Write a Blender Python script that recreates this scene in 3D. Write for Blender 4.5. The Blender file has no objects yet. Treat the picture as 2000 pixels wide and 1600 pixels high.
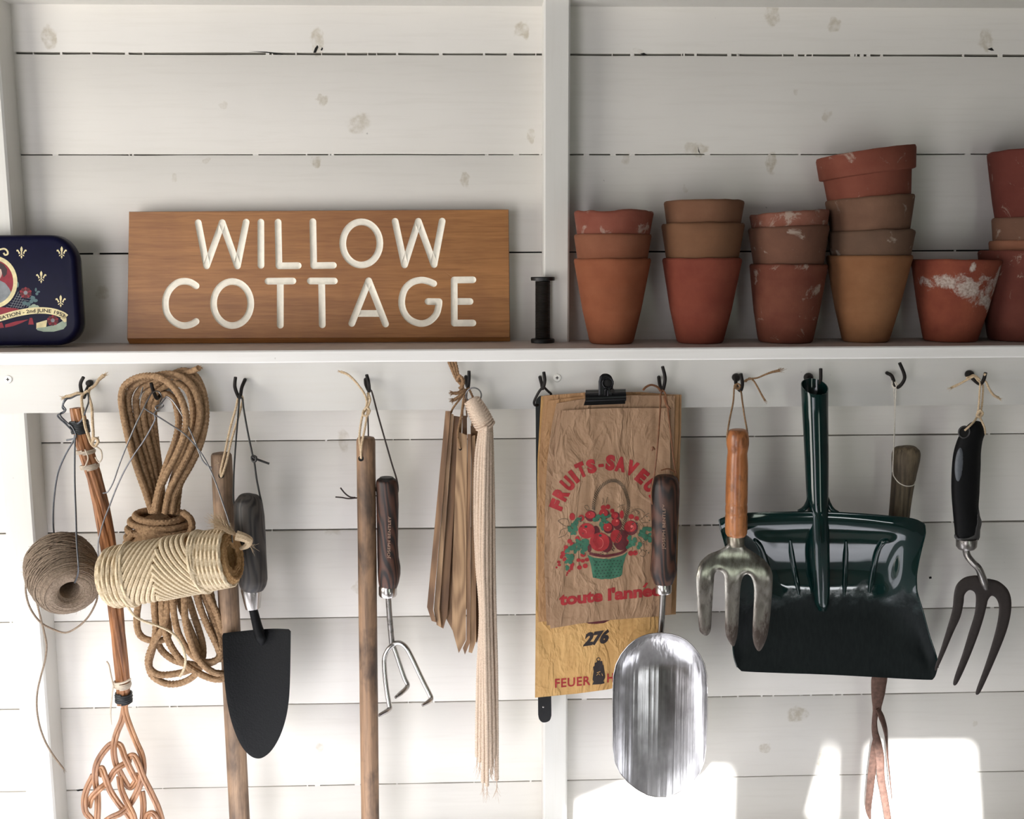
import bpy, bmesh, math, random
from mathutils import Vector, Matrix, Quaternion, noise
from mathutils.geometry import delaunay_2d_cdt
random.seed(7)
PI = math.pi
scn = bpy.context.scene
COL = scn.collection

# ------------------------------------------------------------------ camera
CAM_Z, DIST, FPX = 1.75, 1.5, 2000.0
PITCH, YAW, ROLL = math.radians(8.348), math.radians(1.858), math.radians(-0.224)
FW = Vector((math.sin(YAW)*math.cos(PITCH), math.cos(YAW)*math.cos(PITCH), -math.sin(PITCH)))
_r = Vector((math.cos(YAW), -math.sin(YAW), 0)); _u = _r.cross(FW)
RT = _r*math.cos(ROLL) + _u*math.sin(ROLL)
UP = -_r*math.sin(ROLL) + _u*math.cos(ROLL)
CAMP = Vector((0, -DIST, CAM_Z))
cd = bpy.data.cameras.new('camera'); cam = bpy.data.objects.new('camera', cd); COL.objects.link(cam)
cd.sensor_fit = 'HORIZONTAL'; cd.sensor_width = 36.0; cd.lens = 36.0*FPX/2000.0
cd.clip_start = 0.02; cd.clip_end = 60
cam.matrix_world = Matrix(((RT.x, UP.x, -FW.x, CAMP.x), (RT.y, UP.y, -FW.y, CAMP.y), (RT.z, UP.z, -FW.z, CAMP.z), (0, 0, 0, 1)))
scn.camera = cam

# ------------------------------------------------------------------ light and exposure
scn.view_settings.view_transform = 'Standard'; scn.view_settings.look = 'None'
scn.view_settings.gamma = 1.0; scn.view_settings.use_curve_mapping = False
scn.view_settings.exposure = 0.0
wd = bpy.data.worlds.new('sky'); scn.world = wd; wd.use_nodes = True
bg = wd.node_tree.nodes['Background']; bg.inputs[0].default_value = (0.72, 0.85, 1.0, 1); bg.inputs[1].default_value = 1.0
SUN_DIR = Vector((0.36, 1.0, -0.40)).normalized()
sl = bpy.data.lights.new('sun', 'SUN'); sl.energy = 33.0; sl.angle = math.radians(0.7); sl.color = (0.98, 0.985, 1.0)
so = bpy.data.objects.new('sun', sl); COL.objects.link(so); so.rotation_euler = SUN_DIR.to_track_quat('-Z', 'Y').to_euler(); so.location = (-3, -8, 5)
def area(name, loc, target, sx, sy, power, color):
    l = bpy.data.lights.new(name, 'AREA'); l.shape = 'RECTANGLE'; l.size = sx; l.size_y = sy; l.energy = power; l.color = color
    o = bpy.data.objects.new(name, l); COL.objects.link(o); o.location = loc
    o.rotation_euler = (Vector(target)-Vector(loc)).to_track_quat('-Z', 'Y').to_euler()
    return o
area('assumed_window_light', (-1.66, -1.02, 1.50), (0.2, -0.1, 1.45), 0.85, 0.95, 22, (1.0, 0.955, 0.88))  # assumed left window light, judged from the side the light falls from
area('assumed_front_light', (-0.95, -2.38, 1.05), (-0.5, 0, 1.2), 0.95, 1.7, 27, (0.98, 0.955, 1.0))  # assumed front-left source, judged from the shadows; solid wall behind, no doorway
area('assumed_side_light', (0.78, -2.38, 1.12), (0.5, 0, 1.2), 0.22, 1.0, 3.8, (0.88, 1.0, 0.88))  # assumed unseen lamp placed for the dustpan handle's green reflection; solid wall behind
area('pan_highlight_light', (1.36, -2.38, 0.20), (0.5, 0, 1.0), 0.86, 0.11, 4.2, (0.95, 0.98, 1.0))  # added unseen strip light, placed to give the dustpan its highlight band

# ------------------------------------------------------------------ picture point + distance from the wall (mm) -> world
def W(x, y, d):
    v = FW*FPX + RT*(x-1000.0) - UP*(y-800.0)
    t = (DIST - d/1000.0)/v.y
    return CAMP + v*t
def S(x, y, d): return (W(x+1, y, d)-W(x, y, d)).length

# ------------------------------------------------------------------ objects
def root(name, loc, label, cat, group=None):
    o = bpy.data.objects.new(name, None); COL.objects.link(o); o.location = loc; o.empty_display_size = 0.02
    tag(o, label, cat, group); return o
def tag(o, label, cat, group=None):
    o['label'] = label; o['category'] = cat
    if group: o['group'] = group
    return o
def world_loc(o):
    v = Vector(o.location)
    while o.parent: o = o.parent; v += o.location
    return v

class MB:
    def __init__(s): s.v = []; s.f = []; s.mi = []; s.cm = 0
    def add(s, vs, fs):
        b = len(s.v); s.v += [Vector(p) for p in vs]
        s.f += [tuple(i+b for i in f) for f in fs]; s.mi += [s.cm]*len(fs)
    def box(s, a, b):
        x0, y0, z0 = a; x1, y1, z1 = b
        vs = [(x0,y0,z0),(x1,y0,z0),(x1,y1,z0),(x0,y1,z0),(x0,y0,z1),(x1,y0,z1),(x1,y1,z1),(x0,y1,z1)]
        s.add(vs, [(0,3,2,1),(4,5,6,7),(0,1,5,4),(1,2,6,5),(2,3,7,6),(3,0,4,7)])
    def tube(s, pts, r, seg=10, spline=True, sub=6, closed=False, twist=None, flat=None, cap=True, side=None):
        """pts world points; r scalar or list; twist=(strands,pitch,amp,braid); flat=(a,b) cross-section factors"""
        pts = [Vector(p) for p in pts]; n = len(pts)
        rr = r if isinstance(r, (list, tuple)) else [r]*n
        if spline and n > 2 or closed:
            P, R = [], []
            m = n if closed else n-1
            for i in range(m):
                p0 = pts[(i-1) % n] if closed else pts[max(i-1, 0)]
                p1, p2 = pts[i], pts[(i+1) % n]
                p3 = pts[(i+2) % n] if closed else pts[min(i+2, n-1)]
                k = max(2, int(sub)) if sub >= 1 else max(2, int((p2-p1).length/(sub)))
                for j in range(k):
                    t = j/k
                    P.append(0.5*((2*p1)+(p2-p0)*t+(2*p0-5*p1+4*p2-p3)*t*t+(3*p1-p0-3*p2+p3)*t**3))
                    R.append(rr[i]*(1-t)+rr[(i+1) % n]*t)
            if not closed: P.append(pts[-1]); R.append(rr[-1])
        else: P, R = pts, list(rr)
        m = len(P); base = len(s.v); T = []
        for i in range(m):
            a = P[(i-1) % m] if closed else P[max(i-1, 0)]; b = P[(i+1) % m] if closed else P[min(i+1, m-1)]
            d = b-a; T.append(d.normalized() if d.length > 1e-9 else (T[-1] if T else Vector((0, 0, 1))))
        up = Vector(side) if side else (Vector((0, -1, 0)) if abs(T[0].y) < 0.9 else Vector((1, 0, 0)))
        nrm = (up - T[0]*up.dot(T[0])).normalized(); L = 0.0; vs = []
        for i in range(m):
            if i:
                L += (P[i]-P[i-1]).length
                if side: nrm = (up - T[i]*up.dot(T[i])).normalized()
                else:
                    q = T[i-1].rotation_difference(T[i]); nrm = q @ nrm; nrm = (nrm-T[i]*nrm.dot(T[i])).normalized()
            bi = T[i].cross(nrm)
            for k in range(seg):
                th = 2*PI*k/seg; rad = R[i]
                if twist:
                    ns, pi_, am = twist[:3]
                    c = abs(math.cos(ns/2*(th-2*PI*L/pi_)))
                    if len(twist) > 3: c = max(c, abs(math.cos(ns/2*(th+2*PI*L/pi_))))**2
                    rad *= 1-am+am*c
                ca, sa = math.cos(th)*rad, math.sin(th)*rad
                if flat: ca *= flat[1]; sa *= flat[0]
                vs.append(P[i]+nrm*ca+bi*sa)
        fs = []
        for i in range(m if closed else m-1):
            j = (i+1) % m
            for k in range(seg):
                l = (k+1) % seg; fs.append((i*seg+k, i*seg+l, j*seg+l, j*seg+k))
        if cap and not closed:
            fs.append(tuple(range(seg-1, -1, -1))); fs.append(tuple((m-1)*seg+k for k in range(seg)))
        s.add(vs, fs)
    def lathe(s, base, axis, prof, seg=40, wob=None):
        """prof list of (h along axis, radius)"""
        axis = Vector(axis).normalized()
        a = Vector((1, 0, 0)) if abs(axis.x) < 0.9 else Vector((0, 1, 0))
        u = (a-axis*a.dot(axis)).normalized(); w = axis.cross(u); vs = []; fs = []
        for i, (h, r) in enumerate(prof):
            for k in range(seg):
                th = 2*PI*k/seg; hh, rr = (h, r) if not wob else wob(i, th, h, r)
                vs.append(Vector(base)+axis*hh+(u*math.cos(th)+w*math.sin(th))*rr)
        for i in range(len(prof)-1):
            for k in range(seg):
                l = (k+1) % seg; fs.append((i*seg+k, i*seg+l, (i+1)*seg+l, (i+1)*seg+k))
        if prof[0][1] > 1e-6: fs.append(tuple(range(seg-1, -1, -1)))
        if prof[-1][1] > 1e-6: fs.append(tuple((len(prof)-1)*seg+k for k in range(seg)))
        s.add(vs, fs)
    def grid(s, fn, nu, nv, thick=0, off=None):
        vs = [fn(i/nu, j/nv) for j in range(nv+1) for i in range(nu+1)]
        q = lambda i, j: j*(nu+1)+i
        fs = [(q(i, j), q(i, j+1), q(i+1, j+1), q(i+1, j)) for j in range(nv) for i in range(nu)]
        if thick:
            o = Vector(off) if off else Vector((0, 1, 0)); n = len(vs)
            vs += [Vector(p)+o*thick for p in vs]
            fs += [tuple(n+k for k in reversed(f)) for f in fs]
            ring = [q(i, 0) for i in range(nu)]+[q(nu, j) for j in range(nv)]+[q(i, nv) for i in range(nu, 0, -1)]+[q(0, j) for j in range(nv, 0, -1)]
            fs += [(ring[k], ring[(k+1) % len(ring)], n+ring[(k+1) % len(ring)], n+ring[k]) for k in range(len(ring))]
        s.add(vs, fs)
    def build(s, name, mat, parent=None, loc=None, smooth=40, weld=False):
        me = bpy.data.meshes.new(name)
        o = bpy.data.objects.new(name, me)
        org = world_loc(parent) if parent else Vector((0, 0, 0))
        if loc is not None: o.location = Vector(loc)-org; org = Vector(loc)
        me.from_pydata([p-org for p in s.v], [], s.f)
        mats = mat if isinstance(mat, (list, tuple)) else [mat]
        for m in mats: me.materials.append(m)
        if len(mats) > 1: me.polygons.foreach_set('material_index', s.mi)
        bm = bmesh.new(); bm.from_mesh(me)
        if weld: bmesh.ops.remove_doubles(bm, verts=bm.verts, dist=1e-6)
        bmesh.ops.recalc_face_normals(bm, faces=bm.faces); bm.to_mesh(me); bm.free()
        if smooth:
            me.polygons.foreach_set('use_smooth', [True]*len(me.polygons)); me.set_sharp_from_angle(angle=math.radians(smooth))
        me.update(); COL.objects.link(o)
        if parent: o.parent = parent
        return o
def T(paths, r, mat, name, parent, **k):
    m = MB()
    for p in paths: m.tube(p, r, **k)
    return m.build(name, mat, parent)
def Wp(pts, d=None): return [W(p[0], p[1], p[2] if len(p) > 2 else d) for p in pts]

def crom(pts, sub=6, closed=True):
    n = len(pts); out = []
    for i in range(n if closed else n-1):
        g = lambda k: pts[k % n] if closed else pts[min(max(k, 0), n-1)]
        p0, p1, p2, p3 = g(i-1), g(i), g(i+1), g(i+2)
        for j in range(sub):
            t = j/sub
            out.append(tuple(0.5*(2*p1[c]+(p2[c]-p0[c])*t+(2*p0[c]-5*p1[c]+4*p2[c]-p3[c])*t*t+(3*p1[c]-p0[c]-3*p2[c]+p3[c])*t**3) for c in range(2)))
    if not closed: out.append(tuple(pts[-1]))
    return out
def inside(p, poly):
    c = False; x, y = p; n = len(poly); j = n-1
    for i in range(n):
        xi, yi = poly[i]; xj, yj = poly[j]
        if (yi > y) != (yj > y) and x < (xj-xi)*(y-yi)/(yj-yi)+xi: c = not c
        j = i
    return c
def segdist(p, a, b):
    ax, ay = a; bx, by = b; dx, dy = bx-ax, by-ay; L = dx*dx+dy*dy
    t = 0 if L == 0 else max(0, min(1, ((p[0]-ax)*dx+(p[1]-ay)*dy)/L))
    return math.hypot(p[0]-ax-t*dx, p[1]-ay-t*dy)
def polydist(p, poly): return min(segdist(p, poly[i-1], poly[i]) for i in range(len(poly)))
def cdt(poly, step, extra=(), edge=None):
    n = len(poly); V = [Vector(p) for p in poly]
    xs = [p[0] for p in poly]; ys = [p[1] for p in poly]
    y = min(ys)+step*0.5; row = 0
    while y < max(ys):
        x = min(xs)+(0.25 if row % 2 else 0.75)*step
        while x < max(xs):
            if inside((x, y), poly) and polydist((x, y), poly) > step*0.35: V.append(Vector((x, y)))
            x += step
        y += step*0.87; row += 1
    V += [Vector(p) for p in extra]
    r = delaunay_2d_cdt(V, [], [list(range(n))], 1, 1e-5)
    return [tuple(v) for v in r[0]], [tuple(f) for f in r[2]]
def inflate(m, poly, d, H, w, step=3.0, bend=None, back=0.35, px=W, minh=0.0):
    """pillow shape over an outline: d base distance (mm), H bulge (mm) reached w px from the edge; bend(x,y)->extra mm"""
    vs, fs = cdt(poly, step); F = []; B = []
    for p in vs:
        e = min(polydist(p, poly)/w, 1.0); h = H*math.sqrt(max(0, 1-(1-e)**2)); bb = bend(*p) if bend else 0
        F.append(px(p[0], p[1], d+bb+h+minh)); B.append(px(p[0], p[1], d+bb-h*back-minh))
    n = len(vs); m.add(F+B, [f for f in fs]+[tuple(n+i for i in reversed(f)) for f in fs])
    E = {}
    for f in fs:
        for i in range(len(f)):
            k = (f[i], f[(i+1) % len(f)]); E[k] = 1
    for (a, b) in E:
        if (b, a) not in E: m.add([F[a], F[b], B[b], B[a]], [(0, 1, 2, 3)])
def prism(m, poly, d0, d1):
    n = len(poly); m.add([W(x, y, d1) for x, y in poly]+[W(x, y, d0) for x, y in poly],
        [tuple(range(n)), tuple(range(2*n-1, n-1, -1))]+[(i, (i+1) % n, n+(i+1) % n, n+i) for i in range(n)])
def text_mesh(body, size, bold=0.0, spacing=1.0, res=3):
    c = bpy.data.curves.new('t', 'FONT'); c.body = body; c.size = size; c.offset = bold; c.space_character = spacing
    c.align_x = 'CENTER'; c.resolution_u = res; c.fill_mode = 'FRONT'
    o = bpy.data.objects.new('t', c); COL.objects.link(o); dg = bpy.context.evaluated_depsgraph_get(); dg.update()
    me = bpy.data.meshes.new_from_object(o.evaluated_get(dg)); bm = bmesh.new(); bm.from_mesh(me)
    bpy.data.objects.remove(o); bpy.data.curves.remove(c)
    for _ in range(3):
        es = [e for e in bm.edges if e.calc_length() > size*0.22]
        if not es: break
        bmesh.ops.subdivide_edges(bm, edges=es, cuts=1); bmesh.ops.triangulate(bm, faces=bm.faces)
    bm.verts.index_update()
    r = [(v.co.x, v.co.y) for v in bm.verts], [tuple(v.index for v in f.verts) for f in bm.faces]
    bm.free(); bpy.data.meshes.remove(me); return r
def fibres(m, p, dirv, n, L, r, spread=0.5, droop=0.0):
    dirv = Vector(dirv).normalized()
    for _ in range(n):
        d = (dirv+Vector((random.uniform(-1, 1), random.uniform(-1, 1), random.uniform(-1, 1)))*spread).normalized()
        l = L*random.uniform(0.5, 1.1); q = Vector(p)+Vector((random.uniform(-1, 1), random.uniform(-1, 1), random.uniform(-1, 1)))*r*2.5
        m.tube([q, q+d*l*0.5, q+d*l+Vector((random.uniform(-1, 1), random.uniform(-1, 1), random.uniform(-1, 1)-droop))*l*0.25], [r, r, r*0.5], seg=4, sub=3)
# ------------------------------------------------------------------ materials
def lin(c):
    f = lambda v: v/12.92 if v <= 0.04045 else ((v+0.055)/1.055)**2.4
    return tuple(f(v/255.0) for v in c)+(1,)
class NT:
    def __init__(s, name):
        s.m = bpy.data.materials.new(name); s.m.use_nodes = True; s.t = s.m.node_tree
        s.b = s.t.nodes['Principled BSDF']; s.tc = s.n('ShaderNodeTexCoord')
    def n(s, typ, **k):
        x = s.t.nodes.new(typ)
        for a, v in k.items(): setattr(x, a, v)
        return x
    def l(s, a, b): s.t.links.new(a, b)
    def inp(s, node, name, v):
        i = node.inputs[name]
        if hasattr(v, 'is_output') or hasattr(v, 'links'): s.l(v, i)
        else: i.default_value = v
    def map(s, scale, loc=(0, 0, 0), rot=(0, 0, 0), src='Object'):
        x = s.n('ShaderNodeMapping'); s.l(s.tc.outputs[src], x.inputs['Vector'])
        x.inputs['Scale'].default_value = scale; x.inputs['Location'].default_value = loc; x.inputs['Rotation'].default_value = rot
        return x.outputs[0]
    def noise(s, vec, scale=5, detail=4, rough=0.55, dist=0.0):
        x = s.n('ShaderNodeTexNoise'); s.l(vec, x.inputs['Vector'])
        x.inputs['Scale'].default_value = scale; x.inputs['Detail'].default_value = detail
        x.inputs['Roughness'].default_value = rough; x.inputs['Distortion'].default_value = dist
        return x.outputs['Fac']
    def ramp(s, fac, stops):
        x = s.n('ShaderNodeValToRGB'); s.l(fac, x.inputs[0]); e = x.color_ramp.elements
        while len(e) < len(stops): e.new(0.5)
        for i, (p, c) in enumerate(stops): e[i].position = p; e[i].color = c if len(c) == 4 else c+(1,)
        return x.outputs[0]
    def mix(s, fac, a, b, mode='MIX'):
        x = s.n('ShaderNodeMix', data_type='RGBA', blend_type=mode)
        for i, v in ((0, fac), (6, a), (7, b)):
            if hasattr(v, 'links'): s.l(v, x.inputs[i])
            else: x.inputs[i].default_value = v
        return x.outputs[2]
    def math(s, op, a, b=0.0, c=None, clamp=False):
        x = s.n('ShaderNodeMath', operation=op, use_clamp=clamp)
        for i, v in enumerate((a, b) if c is None else (a, b, c)):
            if hasattr(v, 'links'): s.l(v, x.inputs[i])
            else: x.inputs[i].default_value = v
        return x.outputs[0]
    def bump(s, h, strength=0.3, dist=0.001):
        x = s.n('ShaderNodeBump'); s.l(h, x.inputs['Height']); x.inputs['Strength'].default_value = strength; x.inputs['Distance'].default_value = dist
        s.l(x.outputs[0], s.b.inputs['Normal'])
    def set(s, **k):
        for a, v in k.items():
            nm = {'base': 'Base Color', 'rough': 'Roughness', 'metal': 'Metallic', 'spec': 'Specular IOR Level', 'coat': 'Coat Weight', 'coatr': 'Coat Roughness', 'aniso': 'Anisotropic'}[a]
            s.inp(s.b, nm, v)
        return s.m
BLK = (0, 0, 0, 1); WHT = (1, 1, 1, 1)
def plain(name, c, rough=0.5, metal=0.0, var=0.12, scale=60, bump=0.15, bdist=0.0006, **k):
    n = NT(name); f = n.noise(n.map((1, 1, 1)), scale, 5)
    c = lin(c); a = tuple(v*(1-var) for v in c[:3])+(1,); b = tuple(min(1, v*(1+var)) for v in c[:3])+(1,)
    n.bump(f, bump, bdist)
    return n.set(base=n.ramp(f, [(0.3, a), (0.7, b)]), rough=rough, metal=metal, **k)
def wood(name, dark, light, axis='z', fine=220, rough=0.55, bump=0.25, blotch=None, seed=0.0, bl_amt=0.5, bl_scale=14, stretch=0.06, rings=0.0, ramp=.42, **k):
    n = NT(name); sc = {'x': (stretch, 1, 1), 'z': (1, 1, stretch)}[axis]
    v = n.map(sc, loc=(seed, seed*0.7, seed*1.3)); g = n.noise(v, fine, 5, 0.6, 0.4); h = n.noise(v, fine*0.22, 3, 0.5, 1.2)
    fac = n.math('ADD', n.math('MULTIPLY', g, 0.55), n.math('MULTIPLY', h, 0.45))
    if rings:
        rg = n.noise(n.map({'x': (.16, 1, 1), 'z': (1, 1, .16)}[axis], loc=(seed, seed, 0)), 22, 2, 0.4, 0.2)
        fac = n.math('ADD', n.math('MULTIPLY', fac, .97-ramp), n.math('MULTIPLY', n.math('ADD', .5, n.math('MULTIPLY', n.math('SINE', n.math('MULTIPLY', rg, rings)), .5)), ramp))
    col = n.ramp(fac, [(0.36, lin(dark)), (0.62, lin(light))])
    if blotch:
        b = n.noise(n.map((1, 1, 0.45), loc=(seed, 0, 0)), bl_scale, 4, 0.6, 0.3)
        col = n.mix(n.math('MULTIPLY', n.ramp(b, [(0.45, BLK), (0.68, WHT)]), bl_amt), col, lin(blotch))
    n.bump(fac, bump, 0.0006)
    return n.set(base=col, rough=rough, **k)
def rope(name, c1, c2, scale=260, bump=0.6):
    n = NT(name); f = n.noise(n.map((1, 1, 1)), scale, 5, 0.7); f2 = n.noise(n.map((1, 1, 1)), 28, 3)
    col = n.mix(n.math('MULTIPLY', f2, 0.35), n.ramp(f, [(0.32, lin(c1)), (0.66, lin(c2))]), lin(c1))
    n.bump(f, bump, 0.0010); return n.set(base=col, rough=0.9, spec=0.15)

def white_paint(name, c=(226, 222, 214), knots=(), seed=0.0, grain='x'):
    n = NT(name); sc = (0.05, 1, 1) if grain == 'x' else (1, 1, 0.05)
    g = n.noise(n.map(sc, loc=(seed, 0, 0)), 150, 5, 0.6, 0.3); big = n.noise(n.map((1, 1, 1)), 4, 3)
    c0 = lin(c); col = n.ramp(big, [(0.3, tuple(v*0.96 for v in c0[:3])), (0.7, tuple(min(1, v*1.03) for v in c0[:3]))])
    col = n.mix(n.math('MULTIPLY', n.ramp(g, [(0.35, WHT), (0.5, BLK)]), 0.10), col, lin((196, 190, 178)))
    # fine specks of dirt
    sp = n.noise(n.map((1, 1, 1), loc=(seed, 3, 1)), 75, 2, 0.5)
    col = n.mix(n.math('MULTIPLY', n.ramp(sp, [(0.775, BLK), (0.80, WHT)]), 0.35), col, lin((70, 64, 56)))
    if knots:
        dn = n.n('ShaderNodeTexNoise'); n.l(n.tc.outputs['Object'], dn.inputs['Vector']); dn.inputs['Scale'].default_value = 55; dn.inputs['Detail'].default_value = 4
        ad = n.n('ShaderNodeVectorMath', operation='MULTIPLY_ADD'); n.l(dn.outputs['Color'], ad.inputs[0])
        ad.inputs[1].default_value = (0.022, 0, 0.022); n.l(n.tc.outputs['Object'], ad.inputs[2])
        tot = None; tone = n.noise(n.map((1, 1, 1)), 90, 3)
        for (kx, kz, rx, rz, s) in knots:
            mp = n.n('ShaderNodeMapping'); n.l(ad.outputs[0], mp.inputs['Vector'])
            mp.inputs['Scale'].default_value = (1.25/rx, 0, 1.25/rz); mp.inputs['Location'].default_value = (-1.25*(kx+0.011)/rx, 0, -1.25*(kz+0.011)/rz)
            ln = n.n('ShaderNodeVectorMath', operation='LENGTH'); n.l(mp.outputs[0], ln.inputs[0])
            mr = n.n('ShaderNodeMapRange', interpolation_type='SMOOTHSTEP'); n.l(ln.outputs['Value'], mr.inputs[0])
            mr.inputs[1].default_value = 1.1; mr.inputs[2].default_value = 0.75; mr.inputs[3].default_value = 0; mr.inputs[4].default_value = s
            tot = mr.outputs[0] if tot is None else n.math('MAXIMUM', tot, mr.outputs[0])
        col = n.mix(n.math('MULTIPLY', tot, n.ramp(tone, [(0.35, (0.1,)*3), (0.62, (0.8,)*3)])), col, lin((176, 164, 138)))
    h = n.math('ADD', n.math('MULTIPLY', g, 0.5), n.math('MULTIPLY', n.noise(n.map((1, 1, 1)), 240, 3), 0.35))
    n.bump(h, 0.16, 0.0012); return n.set(base=col, rough=0.5, spec=0.35)

def terracotta(name, c, c2, seed, lime=0.0, limec=(170, 158, 145)):
    n = NT(name); v = n.map((1, 1, 1), loc=(seed, seed*2.1, 0)); f = n.noise(v, 26, 5, 0.6); fi = n.noise(v, 320, 3)
    bands = n.noise(n.map((0.15, 0.15, 1), loc=(seed, 0, seed)), 60, 3)
    dull = lambda q: tuple(.86*(.86*v+.14*sum(q)/3) for v in q)
    col = n.ramp(f, [(0.3, lin(dull(c))), (0.7, lin(dull(c2)))])
    col = n.mix(n.math('MULTIPLY', n.ramp(bands, [(0.4, BLK), (0.65, WHT)]), 0.25), col, lin(tuple(int(q*0.8) for q in c)))
    if lime:
        k = n.noise(n.map((1, 1, 1), loc=(seed*3, 0, seed)), 34, 6, 0.7, 0.6)
        col = n.mix(n.math('MULTIPLY', n.ramp(k, [(0.62-lime*0.2, BLK), (0.70-lime*0.2, WHT)]), 0.6), col, lin(limec))
    n.bump(n.math('ADD', fi, n.math('MULTIPLY', bands, 0.5)), 0.25, 0.0007)
    return n.set(base=col, rough=0.88, spec=0.2)
def brushed(name, c, rough=0.25, axis='z', scale=260, var=0.10, bump=0.05, rust=None, rust_amt=0.0):
    n = NT(name); sc = (1, 1, 0.015) if axis == 'z' else (0.02, 1, 1)
    f = n.noise(n.map(sc), scale, 5, 0.65); r = n.math('ADD', n.math('MULTIPLY', f, var*2), rough-var)
    col = n.ramp(f, [(0.3, tuple(v*0.8 for v in lin(c)[:3])), (0.7, lin(c))])
    if rust:
        k = n.noise(n.map((1, 1, 1)), 55, 6, 0.7); kk = n.ramp(k, [(0.60-rust_amt*0.25, BLK), (0.74-rust_amt*0.2, WHT)])
        col = n.mix(kk, col, lin(rust)); r = n.math('ADD', r, n.math('MULTIPLY', kk, 0.35))
        n.b.inputs['Metallic'].default_value = 1.0
        n.l(n.math('SUBTRACT', 1.0, n.math('MULTIPLY', kk, 0.6)), n.b.inputs['Metallic'])
    else: n.set(metal=1.0)
    n.bump(f, bump, 0.0005); return n.set(base=col, rough=r)
def paper(name, c1, c2, seed=0.0):
    n = NT(name); v = n.map((1, 1, 1), loc=(seed, 0, seed)); f = n.noise(v, 18, 5, 0.6); fib = n.noise(n.map((1, 1, 0.06), loc=(seed, 0, 0)), 160, 4)
    col = n.mix(0.5, n.ramp(f, [(0.3, lin(c1)), (0.7, lin(c2))]), n.ramp(fib, [(0.3, lin(c1)), (0.7, lin(c2))]))
    rid = n.math('ABSOLUTE', n.math('SUBTRACT', n.noise(n.map((1, 1, 0.45), loc=(seed, 0, seed), rot=(0, 0.35, 0)), 26, 4, 0.55, 0.5), 0.5)); cr = n.ramp(rid, [(0.0, WHT), (0.07, BLK)])
    h = n.math('ADD', n.math('MULTIPLY', cr, 0.35), n.math('ADD', n.noise(v, 38, 4, 0.5, 0.5), n.math('MULTIPLY', fib, 0.2)))
    n.bump(h, 0.75, 0.0036); return n.set(base=col, rough=0.62, spec=0.3)
M = {}
M['iron'] = plain('black_iron', (30, 26, 24), 0.5, 0.6, 0.3, 120, 0.4)
M['steel'] = brushed('polished_steel', (196, 192, 188), 0.24)
def scoop_steel():
    n = NT('scoop_steel'); f = n.noise(n.map((1, 1, 0.015)), 300, 4, 0.6); g = n.noise(n.map((1, 1, 0.012)), 52, 3, 0.5)
    big = n.noise(n.map((1, 1, 0.6)), 20, 4, 0.6); n.bump(n.math('ADD', n.math('MULTIPLY', f, 0.05), g), 0.7, 0.0034)
    return n.set(base=n.ramp(big, [(.35, lin((148, 146, 145))), (.62, lin((206, 205, 205)))]), metal=1.0, rough=n.math('ADD', n.math('MULTIPLY', f, 0.12), 0.16))
M['steel_scoop'] = scoop_steel()
M['steel_dark'] = brushed('worn_steel', (150, 146, 142), 0.3, rust=(52, 44, 40), rust_amt=0.35)
M['old_steel'] = brushed('old_steel', (158, 150, 134), 0.34, scale=90, rust=(62, 50, 40), rust_amt=0.12)
M['wire'] = plain('galvanised_wire', (128, 128, 130), 0.38, 0.85, 0.2, 300)
M['wire_dark'] = plain('grey_wire', (92, 94, 98), 0.45, 0.8, 0.2, 300)
M['rope'] = rope('jute_rope', (118, 92, 68), (184, 152, 118))
M['jute'] = rope('jute_twine', (112, 98, 84), (166, 148, 130), 420)
M['sisal'] = rope('sisal_twine', (186, 166, 134), (228, 212, 184), 380, 0.45)
M['sisal_brown'] = rope('sisal_core', (140, 104, 66), (190, 156, 112), 300)
M['twine'] = rope('pale_twine', (176, 150, 118), (222, 202, 172), 400)
M['twine_brown'] = rope('brown_twine', (116, 88, 64), (168, 136, 104), 400)
M['cotton'] = rope('cotton_cord', (190, 168, 148), (226, 206, 186), 420, 0.4)
M['white_string'] = rope('white_string', (200, 192, 180), (232, 226, 214), 400, 0.3)
M['leather'] = plain('dark_leather', (44, 30, 24), 0.55, 0, 0.25, 200)
M['leather_black'] = plain('black_leather', (22, 20, 18), 0.5, 0, 0.25, 200)
M['leather_tan'] = plain('tan_leather', (112, 70, 42), 0.55, 0, 0.25, 200)
M['cane'] = wood('rattan_cane', (108, 66, 38), (176, 120, 76), 'z', 300, 0.4, 0.2, (84, 52, 32), 0.3, 0.5, 40)
M['cane_pale'] = wood('pale_rattan_cane', (128, 86, 58), (186, 140, 104), 'z', 300, 0.38, 0.2, (120, 82, 56), 0.9, 0.4, 40)
M['cane_wrap'] = plain('pale_cane_wrap', (196, 182, 164), 0.5, 0, 0.15, 150)
M['band'] = plain('black_band', (34, 36, 38), 0.5, 0, 0.2, 300, 0.4)
M['stick'] = wood('weathered_pole_wood', (106, 82, 62), (164, 134, 106), 'z', 240, 0.6, 0.25, (66, 52, 42), 1.7, 0.75, 26)
M['stick_dark'] = wood('handled_pole_wood', (98, 74, 54), (158, 124, 94), 'z', 200, 0.55, 0.25, (58, 44, 34), 4.1, 0.9, 30)
M['ash_dark'] = wood('stained_ash', (24, 14, 11), (84, 52, 39), 'z', 150, 0.5, 0.5, (26, 18, 16), 2.2, 0.4, 12, 0.12, 120, .30)
M['ash_grey'] = wood('weathered_grey_ash', (24, 21, 20), (64, 58, 53), 'z', 150, 0.55, 0.5, (34, 30, 28), 3.3, 0.4, 12, 0.12, 110, .30)
M['stake'] = wood('pale_stake_wood', (128, 98, 70), (178, 144, 108), 'z', 160, 0.6, 0.2, None, 5.0, rings=60, ramp=.2)
M['stake_dark'] = wood('brown_stake_wood', (102, 74, 52), (150, 114, 82), 'z', 160, 0.6, 0.2, None, 6.0, rings=60, ramp=.2)
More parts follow.
